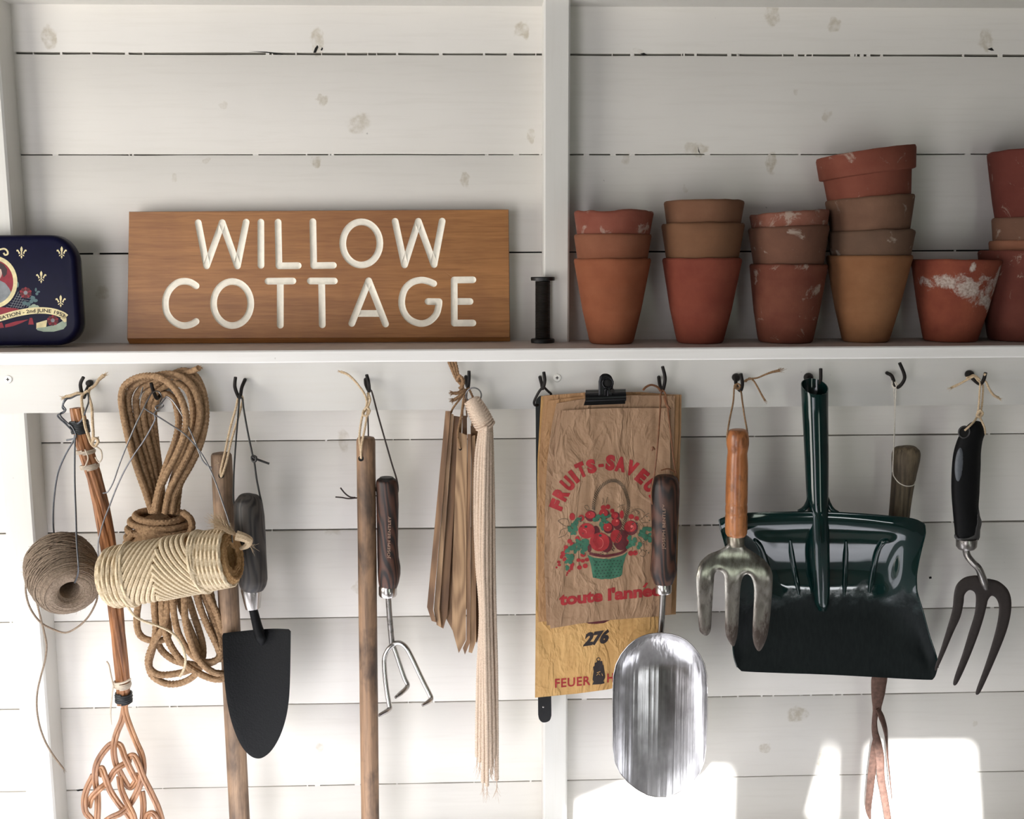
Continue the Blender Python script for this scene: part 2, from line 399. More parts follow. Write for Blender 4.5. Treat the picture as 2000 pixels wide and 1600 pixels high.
M['varnish'] = wood('varnished_handle', (150, 88, 48), (200, 136, 84), 'z', 90, 0.3, 0.2, (70, 42, 26), 7.0, 0.62, 120)
M['grey_handle'] = wood('rough_grey_handle', (60, 50, 38), (128, 112, 88), 'z', 260, 0.7, 0.5, (44, 32, 24), 8.0, 0.6, 22)
M['sign'] = wood('sign_board', (138, 90, 44), (170, 116, 64), 'x', 420, 0.45, 0.12, (116, 68, 40), 9.0, 0.5, 5, 0.05)
M['cream'] = plain('cream_paint', (244, 237, 222), 0.6, 0, 0.05, 160, 0.3)
M['trowel'] = plain('black_powder_coat', (11, 12, 13), 0.5, 0.0, 0.3, 420, 0.6, 0.0008, spec=0.12)
M['plastic'] = plain('black_rubber', (8, 8, 10), 0.65, 0, 0.15, 300, spec=0.2)
M['grey_plastic'] = plain('grey_plastic', (92, 96, 102), 0.5, 0, 0.1, 200)
M['grey_dark'] = plain('dark_grey_plastic', (62, 60, 60), 0.5, 0, 0.1, 200)
M['fork_paint'] = plain('brown_black_enamel', (52, 44, 42), 0.45, 0.3, 0.15, 200)
M['clip'] = plain('black_clip_metal', (18, 18, 20), 0.28, 0.5, 0.2, 200)
M['blackbar'] = plain('black_painted_bar', (20, 20, 22), 0.32, 0, 0.2, 150)
M['rust'] = plain('rusty_iron', (98, 74, 64), 0.6, 0.5, 0.35, 160, 0.5)
M['screw'] = plain('painted_screw', (222, 220, 214), 0.4, 0, 0.05, 100)
M['void'] = plain('dark_gap', (12, 10, 9), 0.9, 0, 0.1, 30)
M['bag_front'] = paper('brown_kraft_paper', (138, 108, 82), (170, 138, 110), 1.0)
M['bag_mid'] = paper('tan_kraft_paper', (150, 112, 76), (178, 138, 98), 2.0)
M['bag_back'] = paper('yellow_kraft_paper', (184, 142, 86), (208, 168, 110), 3.0)
def ink(name, c): return plain(name, c, 0.7, 0, 0.2, 90, 0.1)
M['red'] = ink('red_ink', (152, 30, 34)); M['red_d'] = ink('dark_red_ink', (84, 18, 25)); M['green'] = ink('green_ink', (46, 98, 74))
M['green_d'] = ink('dark_green_ink', (30, 58, 46)); M['black'] = ink('black_ink', (34, 24, 24)); M['olive'] = ink('olive_ink', (56, 50, 36)); M['pink'] = ink('pale_red_ink', (206, 104, 96))
M['gold'] = ink('cream_gold_print', (220, 206, 160)); M['navy'] = plain('navy_tin_paint', (13, 13, 40), 0.34, 0.0, 0.12, 60, 0.05, spec=0.12)
M['tin'] = plain('scuffed_tin', (84, 84, 70), 0.42, 0.7, 0.5, 90, 0.3)
M['crimson'] = ink('crimson_print', (136, 30, 46)); M['grey_p'] = ink('grey_print', (128, 132, 136)); M['sage'] = ink('sage_print', (150, 164, 146)); M['teal'] = ink('teal_print', (78, 104, 108)); M['skin'] = ink('pale_pink_print', (196, 164, 154)); M['hairp'] = ink('brown_print', (52, 32, 36))
M['spool'] = plain('black_reel', (22, 21, 21), 0.45, 0.2, 0.2, 90); M['spoolw'] = plain('dark_wire_coil', (54, 51, 48), 0.42, 0.7, 0.25, 60)
def enamel():
    n = NT('dark_green_enamel'); k = n.noise(n.map((1, 1, 1)), 26, 5, 0.65)
    z = n.n('ShaderNodeSeparateXYZ'); n.l(n.tc.outputs['Object'], z.inputs[0])
    # soot and dust lies on the pan floor, below the fold (object z = 0), with a ragged edge
    e = n.math('ADD', n.math('MULTIPLY', z.outputs[2], -22.0), n.math('MULTIPLY', n.math('SUBTRACT', k, 0.5), 2.2))
    dirt = n.ramp(e, [(0.0, BLK), (0.55, WHT)])
    sc = n.noise(n.map((1, 0.6, 0.25), rot=(0, 0.5, 0)), 260, 3, 0.7)
    rough = n.math('ADD', 0.07, n.math('MULTIPLY', dirt, 0.45))
    col = n.mix(dirt, lin((6, 34, 32)), n.ramp(sc, [(0.35, lin((9, 16, 17))), (0.8, lin((24, 30, 30)))]))
    return n.set(base=col, rough=rough, spec=n.math('SUBTRACT', 0.6, n.math('MULTIPLY', dirt, 0.42)))
M['enamel'] = enamel()
def enamel2():
    n = NT('glossy_green_enamel'); k = n.noise(n.map((1, 1, 1)), 30, 3)
    return n.set(base=n.ramp(k, [(0.3, lin((4, 26, 25))), (0.7, lin((6, 36, 33)))]), rough=0.1)
M['enamel2'] = enamel2()

def fork_steel():
    n = NT('worn_fork_steel'); f = n.noise(n.map((1, 1, 0.3)), 120, 6, 0.7); z = n.n('ShaderNodeSeparateXYZ'); n.l(n.tc.outputs['Object'], z.inputs[0])
    # brown soil staining, heaviest on the tine ends
    e = n.math('ADD', n.math('MULTIPLY', n.math('ADD', z.outputs[2], 0.215), -8.0), n.math('MULTIPLY', n.math('SUBTRACT', f, 0.5), 2.4)); k = n.ramp(e, [(0.0, BLK), (0.6, WHT)])
    n.bump(f, .25, .0006); n.l(n.math('SUBTRACT', 1.0, n.math('MULTIPLY', k, .65)), n.b.inputs['Metallic'])
    return n.set(base=n.mix(k, n.ramp(f, [(.3, lin((112, 106, 98))), (.6, lin((172, 168, 158)))]), lin((66, 54, 46))), rough=n.math('ADD', .30, n.math('MULTIPLY', k, .25)))
M['fork_steel'] = fork_steel()
# ------------------------------------------------------------------ the setting
X0, X1, YF, ZC = -1.72, 1.85, -2.42, 2.42
def structure(o): o['kind'] = 'structure'; return o
KN = [(95,72,.016,.018,.8),(620,82,.013,.024,.8),(1020,58,.014,.016,.8),(628,197,.011,.010,.7),(702,241,.022,.018,.6),(618,314,.010,.012,.8),(908,352,.008,.016,.7),(1036,265,.008,.01,.6),
      (1630,48,.012,.014,.7),(1508,28,.015,.018,.7),(1360,291,.02,.013,.7),(1505,318,.011,.022,.8),(1925,80,.014,.02,.7),(1612,224,.01,.01,.5),(1558,1395,.022,.018,.8),(1495,1462,.011,.011,.7),
      (1607,1482,.012,.018,.8),(1222,310,.009,.009,.6),(200,572,.011,.011,.5),(625,1462,.009,.01,.5),(435,205,.008,.008,.4),(340,347,.006,.008,.4),(403,313,.005,.005,.6),(1247,100,.011,.006,.5),
      (672,860,.012,.02,.5),(1770,911,.006,.006,.5),(1556,180,.006,.006,.5),(650,1040,.016,.006,.4),(700,1148,.012,.012,.5),(1340,372,.006,.006,.5),(1905,1415,.006,.006,.5)]
knots = []
for x, y, a, b, s in KN:
    p = W(x, y, 0); knots.append((p.x, p.z, a, b, s))
M['wall'] = white_paint('white_board_paint', (228, 224, 217), knots)
M['trim'] = white_paint('white_trim_paint', (220, 218, 212), (), 3.0, 'z')
M['shelfp'] = white_paint('white_shelf_paint', (236, 234, 230), (), 6.0)
M['railp'] = white_paint('white_rail_paint', (208, 206, 201), (), 7.0)
# boards of the back wall: joints follow the photographed lines
Z0, PZ = CAM_Z+0.01089, 0.13698
res = {2: .0011, 1: .0002, 0: -.0008, -1: -.0009, -2: -.0010, -3: 0, -4: -.0003, -5: -.0012, -6: .0020}
gap = {2: 3.0, 1: 1.5, 0: 2.0, -1: 1.5, -2: 1.8, -3: 2.4, -4: 1.6, -5: 1.6, -6: 1.4}
m = MB(); js = [(Z0+PZ*k+res.get(k, 0), gap.get(k, 1.6)/1000) for k in range(-13, 6)]
rb = random.Random(5)
for (za, ga), (zb, gb) in zip(js, js[1:]):
    z0, z1 = za+ga/2, min(zb-gb/2, ZC); nx = 60
    if z1 <= z0: continue
    xs = [X0+(X1-X0)*i/nx for i in range(nx+1)]; o = len(m.v); vs = []
    ph = rb.uniform(0, 9)
    for i, x in enumerate(xs):
        j0 = rb.uniform(-.0003, .0004); j1 = rb.uniform(-.0004, .0003)
        vs += [(x, 0.020, z0+j0), (x, 0.0008, z0+j0), (x, 0.0, z0+.0012+j0), (x, 0.0, z1-.0012+j1), (x, 0.0008, z1+j1), (x, 0.020, z1+j1)]
    m.add(vs, [(6*i+k, 6*i+k+1, 6*i+7+k, 6*i+6+k) for i in range(nx) for k in range(5)])
# bridges of paint across the joints
for k, (z, g) in zip(range(-13, 6), js):
    dens = {2: 46, 1: 20, 0: 6, -2: 14, -3: 26, -4: 14, -5: 30, -6: 20}.get(k, 4)
    for _ in range(dens):
        x = rb.uniform(-0.8, 0.8); w = rb.choice((.0012, .002, .003, .008)) if k != 2 else rb.choice((.001, .0018, .003, .005))
        m.box((x, 0.0006, z-g/2-.0006), (x+w, 0.004, z+g/2+.0006))
m.cm = 1
for poly in ([(612,103),(615,94),(620,88),(622,92),(617,103)],[(626,98),(629,92),(631,95),(629,99)],[(1250,105),(1258,103),(1264,107),(1256,108)],[(1928,96),(1937,93),(1942,99),(1936,99)],[(1363,286),(1366,296),(1368,302),(1364,296)],[(485,100),(520,101),(552,105),(552,107),(520,103)],[(1814,1127),(1819,1126),(1820,1130),(1815,1131)],[(148,1543),(165,1541),(165,1543),(152,1546)]):
    m.add([W(x, y, .25) for x, y in poly], [tuple(range(len(poly)))])
m.box((X0, 0.02, 0), (X1, 0.06, ZC))
structure(m.build('wall_back', [M['wall'], M['void']]))
# split knots in the top board and little holes
def post(name, xl, xr, y0, y1, d, ref=400):
    a, b = W(xl, ref, d), W(xr, ref, d); m = MB(); z0, z1 = y0, y1
    c = .0025; m.add([(a.x, -.0001, z0), (a.x, -d/1000+c, z0), (a.x+c, -d/1000, z0), (b.x-c, -d/1000, z0), (b.x, -d/1000+c, z0), (b.x, -.0001, z0)] +
          [(a.x, -.0001, z1), (a.x, -d/1000+c, z1), (a.x+c, -d/1000, z1), (b.x-c, -d/1000, z1), (b.x, -d/1000+c, z1), (b.x, -.0001, z1)],
          [(i, (i+1) % 6, 6+(i+1) % 6, 6+i) for i in range(6)]+[(5, 4, 3, 2, 1, 0), (6, 7, 8, 9, 10, 11)])
    return structure(m.build(name, M['trim'], smooth=20))
zsh = W(200, 670, 0).z; ZS = zsh               # shelf top
ZSB = ZS-0.0165
RZ0 = W(1000, 799, 65).z
post('trim_1', -40, 20, 0.0, ZC, 45, 400)
post('trim_2', 1062, 1113, 0.0, ZC, 40, 300)
m = MB(); zb = W(1000, 12, 0).z; m.box((X0, -0.045, zb), (X1, -0.0001, zb+0.09)); structure(m.build('trim_3', M['trim'], smooth=0))
def slab(name, a, b, mat): m = MB(); m.box(a, b); return structure(m.build(name, mat, smooth=0))
M['floor'] = wood('plank_floor', (96, 84, 72), (132, 118, 102), 'x', 60, 0.7, 0.2)
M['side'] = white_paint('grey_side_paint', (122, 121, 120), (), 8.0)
slab('floor', (X0, YF, -0.05), (X1, 0.06, 0.0), M['floor'])
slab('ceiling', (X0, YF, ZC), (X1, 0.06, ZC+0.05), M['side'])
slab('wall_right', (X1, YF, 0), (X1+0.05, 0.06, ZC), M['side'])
# left wall with an assumed, unseen window that lights the tools
m = MB(); wy0, wy1, wz0, wz1 = -1.49, -0.55, 0.99, 2.01
m.box((X0-.05, YF, 0), (X0, wy0, ZC)); m.box((X0-.05, wy1, 0), (X0, 0.06, ZC)); m.box((X0-.05, wy0, 0), (X0, wy1, wz0)); m.box((X0-.05, wy0, wz1), (X0, wy1, ZC))
structure(m.build('wall_left', M['side'], smooth=0))
def frame(name, axis, a0, a1, z0, z1, pos, mid=True):
    m = MB(); w = .04
    def bar(p, q, zz0, zz1):
        if axis == 'y': m.box((pos-.045, p, zz0), (pos-.005, q, zz1))
        else: m.box((p, pos-.045, zz0), (q, pos-.005, zz1))
    bar(a0, a0+w, z0, z1); bar(a1-w, a1, z0, z1); bar(a0, a1, z0, z0+w); bar(a0, a1, z1-w, z1)
    if mid: bar((a0+a1)/2-.012, (a0+a1)/2+.012, z0, z1); bar(a0, a1, (z0+z1)/2-.012, (z0+z1)/2+.012)
    return structure(m.build(name, M['trim'], smooth=0))
frame('assumed_left_window', 'y', wy0, wy1, wz0, wz1, X0)  # frame of the assumed left window
# front wall: assumed openings for the low sun, traced back from the lit patches
def back(p): t = (YF-p.y)/SUN_DIR.y; q = p+SUN_DIR*t; return (q.x, q.z)
pA = [W(1690, 1447, 0), W(1893, 1445, 0), W(1925, 1640, 0), W(1680, 1640, 0)]
pA[2].z = pA[3].z = 0.70
pB = [W(1120, 1560, 0), W(1250, 1510, 0), W(1462, 1456, 0), W(1478, 1640, 0), W(1100, 1640, 0)]; pB[3].z = pB[4].z = 0.68
pC = [W(1610, 1446, 0), W(1625, 1446, 0), W(1624, 1600, 0), W(1570, 1590, 0)]
holes = [[back(p) for p in h] for h in (pA, pB, pC)]
holes.append([(x-SUN_DIR.x/SUN_DIR.y*-YF, z-SUN_DIR.z/SUN_DIR.y*-YF) for x, z in ((-1.0, .805), (0.08, .805), (0.08, .56), (-1.0, .56))])  # added opening, lets sun onto the bench alone for bounce light
def holed_wall(name, outer, holes, y, th, mat):
    V = [Vector(p) for p in outer]; F = [list(range(4))]
    for h in [h[::-1] for h in holes]: F.append(list(range(len(V), len(V)+len(h)))); V += [Vector(p) for p in h]
    r = delaunay_2d_cdt(V, [], F, 0, 1e-6); vs = [tuple(v) for v in r[0]]; fs = [tuple(f) for f, o in zip(r[2], r[5]) if list(o) == [0]]
    m = MB(); n = len(vs); m.add([(a, y, b) for a, b in vs]+[(a, y-th, b) for a, b in vs], fs+[tuple(n+i for i in reversed(f)) for f in fs])
    E = {(f[i], f[(i+1) % 3]) for f in fs for i in range(3)}
    for a, b in E:
        if (b, a) not in E: m.add([(vs[a][0], y, vs[a][1]), (vs[b][0], y, vs[b][1]), (vs[b][0], y-th, vs[b][1]), (vs[a][0], y-th, vs[a][1])], [(0, 1, 2, 3)])
    return structure(m.build(name, mat, smooth=0))
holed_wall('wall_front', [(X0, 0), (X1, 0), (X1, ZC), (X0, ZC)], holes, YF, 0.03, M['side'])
frame('added_side_frame', 'x', .62, .94, .58, 1.66, YF+.046, False)  # unseen frame added on solid wall round the assumed side light, no window
frame('added_low_frame', 'x', .88, 1.84, .08, .32, YF+.046, False)  # unseen frame added round the low highlight light, no opening behind it
frame('added_door_frame', 'x', -1.47, -0.43, 0.02, 1.96, YF+.046, False)  # unseen frame added on solid wall round the assumed front light, no doorway
# assumed unseen potting bench, pale to bounce sunlight up the wall
M['bench'] = wood('pale_bench_wood', (220, 221, 228), (236, 237, 244), 'x', 120, 0.55, 0.15)
m = MB(); m.box((-1.3, -0.62, 0.80), (1.5, -0.13, 0.835)); bench = root('assumed_potting_bench', (0, -0.37, 0), 'assumed unseen whitewashed wooden potting bench below the hanging tools', 'bench')
m.build('worktop', M['bench'], bench, smooth=0)
for x in (-1.25, 1.40):
    for y in (-0.6, -0.2): m = MB(); m.box((x, y, 0), (x+.06, y+.06, 0.80)); m.build('leg', M['bench'], bench, smooth=0)
# shelf and hook rail
m = MB(); c = .0018; ya, yb = -0.145, -0.0002; o = root('shelf', (0, -0.07, ZSB), 'long white painted shelf board above the tool hooks', 'shelf')
xs = [-1.1+2.4*i/24 for i in range(25)]; vs = []
for x in xs:
    j = rb.uniform(-.0003, .0003); vs += [(x, yb, ZSB), (x, ya+c, ZSB+j), (x, ya, ZSB+c+j), (x, ya+j, ZS-c+j*.3), (x, ya+c, ZS), (x, yb, ZS)]
m.add(vs, [(6*i+k, 6*i+(k+1) % 6, 6*i+6+(k+1) % 6, 6*i+6+k) for i in range(24) for k in range(6)])
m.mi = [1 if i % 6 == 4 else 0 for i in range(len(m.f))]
M['dusty'] = white_paint('dusty_shaded_shelf_top', (206, 194, 186), (), 6.5)  # top face tone: dust, with the shading mixed into the colour
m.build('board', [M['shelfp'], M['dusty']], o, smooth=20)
rail = root('hook_rail', (0, -0.055, RZ0), 'white painted rail of black iron hooks under the shelf', 'hook rail')
m = MB(); m.box((-1.1, -0.065, RZ0), (1.3, -0.0452, ZSB)); m.build('board', M['railp'], rail, smooth=0)
for x, y in ((16, 741), (1088, 738)):
    p = W(x, y, 65.3); m = MB(); m.lathe(p, (0, -1, 0), [(-.004, .0015), (-.003, .0052), (0, .0058), (.0012, .0052), (.0016, .003)], 20)
    s = m.build('screw', M['screw'], rail)
    m = MB(); q = p+Vector((0, -.0017, 0)); m.box((q.x-.0022, q.y, q.z-.0006), (q.x+.0022, q.y+.001, q.z+.0006)); m.box((q.x-.0006, q.y, q.z-.0022), (q.x+.0006, q.y+.001, q.z+.0022)); m.build('slot', M['void'], s, smooth=0)
HK = [((176,748),(168,765),(163,776),(157,752),(163,737),7), ((318,764),(312,773),(306,778),(299,762),(295,748),4), ((478,743),(472,758),(468,777),(459,757),(460,737),4), ((714,742),(715,752),(721,764),(720,748),(716,732),4),
      ((910,737),(911,748),(914,757),(916,742),(916,725),4), ((1055,738),(1058,750),(1060,759),(1064,744),(1062,727),4), ((1287,738),(1289,752),(1294,763),(1299,740),(1294,716),5), ((1437,737),(1438,752),(1446,763),(1450,750),(1447,730),9),
      ((1578,737),(1582,755),(1592,767),(1602,748),(1603,720),10), ((1733,729),(1742,735),(1752,757),(1767,738),(1757,709),4), ((1892,731),(1902,742),(1914,750),(1921,742),(1925,728),9)]
HOOK = []
for (a, b, c_, d_, e, rad) in HK:
    pts = [W(*a, 56), W(*a, 70), W(*b, 77), W(*c_, 87), W(*d_, 98), W(*e, 102)]; HOOK.append(W(*c_, 87))
    m = MB(); m.tube(pts, [.0026, .0026, .0025, .0025, .0024, .0023], 10, sub=7); h = m.build('hook', M['iron'], rail)
    if rad > 6: m = MB(); m.lathe(W(*a, 66), (0, -1, 0), [(-.003, rad*.00058), (.002, rad*.00066), (.006, rad*.00062), (.009, rad*.0004)], 20); m.build('collar', M['iron'], h)
p = W(1187, 748, 65); m = MB(); m.lathe(p, (0, -1, -.1), [(-.005, .0017), (.05, .0017), (.05, .0034), (.052, .003)], 12); m.build('nail', M['iron'], rail)
# ------------------------------------------------------------------ things on the shelf
# carved sign
DS = 33
sg = root('wooden_sign', W(622, 664, DS), 'varnished wooden sign board with carved cream words leaning on the shelf', 'sign')
rS = 6.6
def arc(cx, cy, rx, ry, n=40): return [(cx+rx*math.cos(2*PI*i/n), cy+ry*math.sin(2*PI*i/n)) for i in range(n+1)]
LET = [('W', [[(387,435),(403.4,519.6),(434,435),(463.6,519.6),(480.6,434)]]), ('I', [[(509.4,434),(509.6,518.5)]]), ('L', [[(543,434),(544.8,519.4),(582.4,519)]]), ('L', [[(611,433),(612.6,519),(651,518.4)]]),
       ('O', [arc(705.6,475.6,36.2,42.2)]), ('W', [[(771.6,432.4),(790,517.6),(817,432.4),(847.6,517),(863.6,432)]]),
       ('C', [crom([(383,558.5),(373,552),(360,549.5),(345,553),(331,566),(324,582),(323,597),(326,612),(336,626),(350,634.5),(363,636),(375,633),(383,628)], 3, False)]), ('O', [arc(453.4,593,36.4,43)]),
       ('T', [[(523.4,549.4),(572,549)],[(547.4,550),(547.4,635.4)]]), ('T', [[(606,549),(653,549)],[(628.2,550),(629.4,634.6)]]), ('A', [[(687,632),(720,548.6),(753,633)],[(699.5,612.4),(742,612.4)]]),
       ('G', [crom([(847,554),(836,549.5),(822,547.2),(804,552),(790,566),(784.4,588),(788,608),(800,624),(820,632),(838,628),(852,614),(857,596)], 3, False)+[(857.4,589.4),(836,589)]]),
       ('E', [[(887,547.2),(887.2,631.4)],[(887,547),(923.6,546.6)],[(888,589),(918,589)],[(887.4,631.2),(923.6,631)]])]
SEG = [(l[i], l[i+1]) for _, ls in LET for l in ls for i in range(len(l)-1)]
def sdist(p):
    b = 99
    for a, c in SEG:
        if abs(p[0]-a[0]) > 100 or min(a[1], c[1])-8 > p[1] or max(a[1], c[1])+8 < p[1]: continue
        b = min(b, segdist(p, a, c))
    return b
front = [(252.6,414.6),(992.5,410),(995,658.5),(249.2,661)]
V = [Vector(p) for p in front]; F = [[0, 1, 2, 3]]
def capsule(a, b, r, n=7):
    d = Vector((b[0]-a[0], b[1]-a[1])); an = math.atan2(d.y, d.x); o = []
    for i in range(n+1): t = an+PI/2+PI*i/n; o.append((a[0]+r*math.cos(t), a[1]+r*math.sin(t)))
    for i in range(n+1): t = an-PI/2+PI*i/n; o.append((b[0]+r*math.cos(t), b[1]+r*math.sin(t)))
    return o
for a, b in SEG:
    for r in (rS, rS*.86, rS*.6):
        cpl = capsule(a, b, r)
        if r == rS: F.append(list(range(len(V), len(V)+len(cpl))))
        V += [Vector(p) for p in cpl]
    L = math.hypot(b[0]-a[0], b[1]-a[1]); k = max(1, int(L/4))
    V += [Vector((a[0]+(b[0]-a[0])*i/k, a[1]+(b[1]-a[1])*i/k)) for i in range(k+1)]
r = delaunay_2d_cdt(V, [], F, 0, 1e-4); vs = [tuple(v) for v in r[0]]
dep = []
for p in vs:
    e = sdist(p); dep.append(0 if e >= rS-.02 else -1.7*min(1, (rS-e)/2.6)**.6)
bo = MB(); le = MB()
P3 = [W(p[0], p[1], DS+h) for p, h in zip(vs, dep)]
bf = [tuple(f) for f, o in zip(r[2], r[5]) if len(o) == 1]; lf = [tuple(f) for f, o in zip(r[2], r[5]) if len(o) > 1]
bo.add(P3, bf)
q0 = [W(252.6,414.6,DS), W(992.5,410,DS), W(995,658.5,DS), W(249.2,661,DS)]
q1 = [W(252,413.5,DS-2), W(993.6,409,DS-2), W(996.4,660,DS-3), W(248.6,662.5,DS-3)]
zb_ = ZS+.0004
def atz(p, z): return Vector((p.x, p.y, z))
q1[2] = W(996.4, 659.5, DS-3); q1[3] = W(248.4, 662, DS-3)
q2 = [Vector((p.x, -0.010, p.z)) for p in q1]; q2[2] = Vector((q1[2].x, -0.012, zb_)); q2[3] = Vector((q1[3].x, -0.012, zb_))
qb = [None, None, Vector((q1[2].x, -0.022, zb_)), Vector((q1[3].x, -0.022, zb_))]
bo.add(q0+q1, [(0, 1, 5, 4), (1, 2, 6, 5), (2, 3, 7, 6), (3, 0, 4, 7)])
bo.add(q1+q2+[qb[2], qb[3]], [(0, 1, 5, 4), (1, 2, 8, 6, 5), (2, 3, 9, 8), (8, 9, 7, 6), (3, 0, 4, 7, 9), (4, 5, 6, 7)])
bo.build('board', M['sign'], sg, smooth=25)
le.add(P3, lf); used = sorted({i for f in lf for i in f}); mp = {i: k for k, i in enumerate(used)}
le = MB(); le.add([P3[i] for i in used], [tuple(mp[i] for i in f) for f in lf]); le.build('lettering', M['cream'], sg, smooth=60)

# wire reel
p = W(1060, 663.5, 46); p.z = ZS+.0003; k = S(1060, 600, 46); hh = W(1060, 541, 46).z-p.z
rl = root('wire_reel', p, 'small black reel of dark wire standing beside the white post', 'reel')
m = MB(); m.lathe(p, (0, 0, 1), [(0, 23*k), (.004, 23.5*k), (.0055, 22*k), (.006, 14*k)], 36); m.build('flange', M['spool'], rl)
m = MB(); m.lathe(p, (0, 0, 1), [(hh-.0055, 14*k), (hh-.005, 23*k), (hh-.001, 23.5*k), (hh, 22.5*k), (hh, 8*k), (hh-.004, 7*k)], 36)
m.build('flange', M['spool'], rl)
m = MB(); n = 46; pr = []
for i in range(n): h = .006+(hh-.012)*i/n; pr += [(h, 14.1*k), (h+(hh-.012)/n*.5, 14.9*k+(.4*k if i % 7 == 0 else 0))]
m.lathe(p, (0, 0, 1), pr+[(hh-.006, 14*k)], 28); m.build('wire_winding', M['spoolw'], rl, smooth=60)

# terracotta pots: (cx, rim y, rim half width, base y or None, tilt deg, colours, lime, extra, chips, label)
MP = {}
GR = 'nested terracotta pots on the shelf'
def pot(cx, ry, hw, by, tilt, c, c2, lime, label, slope=.185, chip=0.0, collar=False, d=62, limec=(170, 158, 145), H=None):
    k = S(cx, ry, d); top = W(cx, ry, d); wall = .0048
    if by: base = W(cx, by, d); h = top.z-ZS-.0003; base = Vector((top.x, top.y, ZS+.0003))
    else: h = (H or 158)*k; base = None
    ax = Vector((math.sin(math.radians(tilt)), 0, math.cos(math.radians(tilt))))
    b = base if base is not None else top-ax*h
    if by and tilt: b = top-ax*h; b.z = ZS+.0003
    R1 = hw*k; R0 = R1-slope*h
    sd = random.uniform(0, 50); rr = random.Random(int(cx+ry))
    ch = [(rr.uniform(0, 2*PI), rr.uniform(.15, .4), rr.uniform(.3, 1)) for _ in range(9)]
    def wob(i, th, hh, r_):
        z = noise.noise(Vector((math.cos(th)*1.2+sd, math.sin(th)*1.2, hh*9)))*.0011
        if i in rimset: 
            z2 = noise.noise(Vector((math.cos(th)*3+sd, math.sin(th)*3, 5)))*.0009
            if chip:
                for a0, w, q in ch:
                    e = abs((th-a0+PI) % (2*PI)-PI)/w
                    if e < 1: z2 -= chip*q*(1-e*e)*.004
            hh += z2
        return hh, max(r_+z, .001)
    if collar:
        cb = h-.031
        pr = [(0, R0*.3), (0, R0-.003), (.002, R0), (cb-.001, R1-.0035-slope*.031), (cb, R1-.002-slope*.01), (cb+.001, R1-.0008-slope*.01), (h-.004, R1), (h-.0005, R1-.0012), (h, R1-.004)]
    else:
        pr = [(0, R0*.3), (0, R0-.003), (.002, R0-.0006), (.006, R0+.0006), (h*.4, R0+slope*h*.4+.001), (h-.012, R1-slope*.012+.0004), (h-.0035, R1-.0002), (h-.001, R1-.0008), (h, R1-.0025)]
    n0 = len(pr); inn = [(h-.001, R1-wall+.0006), (h-.012, R1-wall-slope*.012), (h*.4, R0-wall+slope*h*.4), (.007, R0-wall), (.006, .004), (.0, .004)]
    rimset = {n0-3, n0-2, n0-1, n0}
    m = MB(); m.lathe(b, ax, pr+inn, 56, wob)
    key = (c, c2, lime)
    if key not in MP: MP[key] = terracotta('terracotta', c, c2, len(MP)*3.7+1, lime, limec)
    o = m.build('terracotta_pot', MP[key], None, loc=b, smooth=50); return tag(o, label, 'flower pot', GR)
P = pot
P(1196, 505, 75, 667, 0, (158, 84, 52), (176, 100, 64), 0, 'orange clay pot at the bottom of the stack beside the white post', .19)
P(1196, 458, 75.5, None, 0, (146, 84, 56), (162, 98, 68), 0, 'dull brown clay pot in the middle of the stack beside the white post', .17)
P(1199, 412, 77, None, .4, (142, 72, 54), (164, 92, 72), .25, 'chipped reddish clay pot topping the stack beside the white post', .165, .9)
P(1371, 504, 77, 664, 0, (140, 62, 46), (160, 78, 56), 0, 'deep red clay pot at the bottom of the second stack from the post', .19)
P(1373, 437, 79.5, None, 0, (128, 86, 58), (144, 98, 66), 0, 'olive brown clay pot in the middle of the second stack from the post', .17)
P(1375, 393, 78, None, 0, (128, 84, 58), (144, 98, 70), 0, 'smooth brown clay pot topping the second stack from the post', .165)
P(1540, 516, 74, 664, .6, (122, 62, 46), (144, 82, 60), .08, 'dark brown clay pot at the bottom of the third stack from the post', .145)
P(1540, 443, 76.5, None, -2, (118, 78, 60), (138, 92, 70), .03, 'dusty brown clay pot in the middle of the third stack from the post', .165)
P(1541, 414, 75.5, None, -3.5, (142, 78, 58), (166, 110, 90), .5, 'lime-crusted clay pot topping the third stack from the post', .165, .3)
P(1698, 499, 80, 661, 0, (152, 98, 60), (172, 116, 74), 0, 'ochre clay pot at the bottom of the tallest stack', .215)
P(1701, 450, 81, None, -1.5, (112, 84, 66), (132, 98, 76), .12, 'grey-brown clay pot, second from the bottom of the tallest stack', .17, .2)
P(1698, 386, 82, None, -4, (118, 82, 62), (140, 100, 76), .06, 'dusty brown clay pot just under the collared pot of the tallest stack', .16)
P(1690, 297, 92, None, -7.5, (136, 68, 50), (150, 80, 60), .07, 'red clay pot with a thick collar rim, tilted atop the tallest stack', .14, 0, True)
lp = P(1867, 507, 82, 665, 1.0, (136, 66, 48), (156, 82, 58), .02, 'single clay pot with a white lime stain standing alone', .205)
P(1996, 489, 78, 659, 0, (112, 54, 44), (130, 66, 52), .05, 'dark red clay pot at the bottom of the stack beside the single pot', .16, d=58)
P(2005, 469, 67, None, -1, (150, 92, 66), (166, 106, 78), 0, 'pale orange clay pot, second from the bottom beside the single pot', .15, d=58)
P(2009, 425, 66, None, -1, (122, 84, 66), (138, 96, 74), .1, 'greyish clay pot under the topmost pot beside the single pot', .12, d=58)
P(2013, 292, 77, None, -4, (112, 50, 40), (126, 60, 48), .03, 'dark red clay pot on top of the stack beside the single pot', .11, .15, d=58)
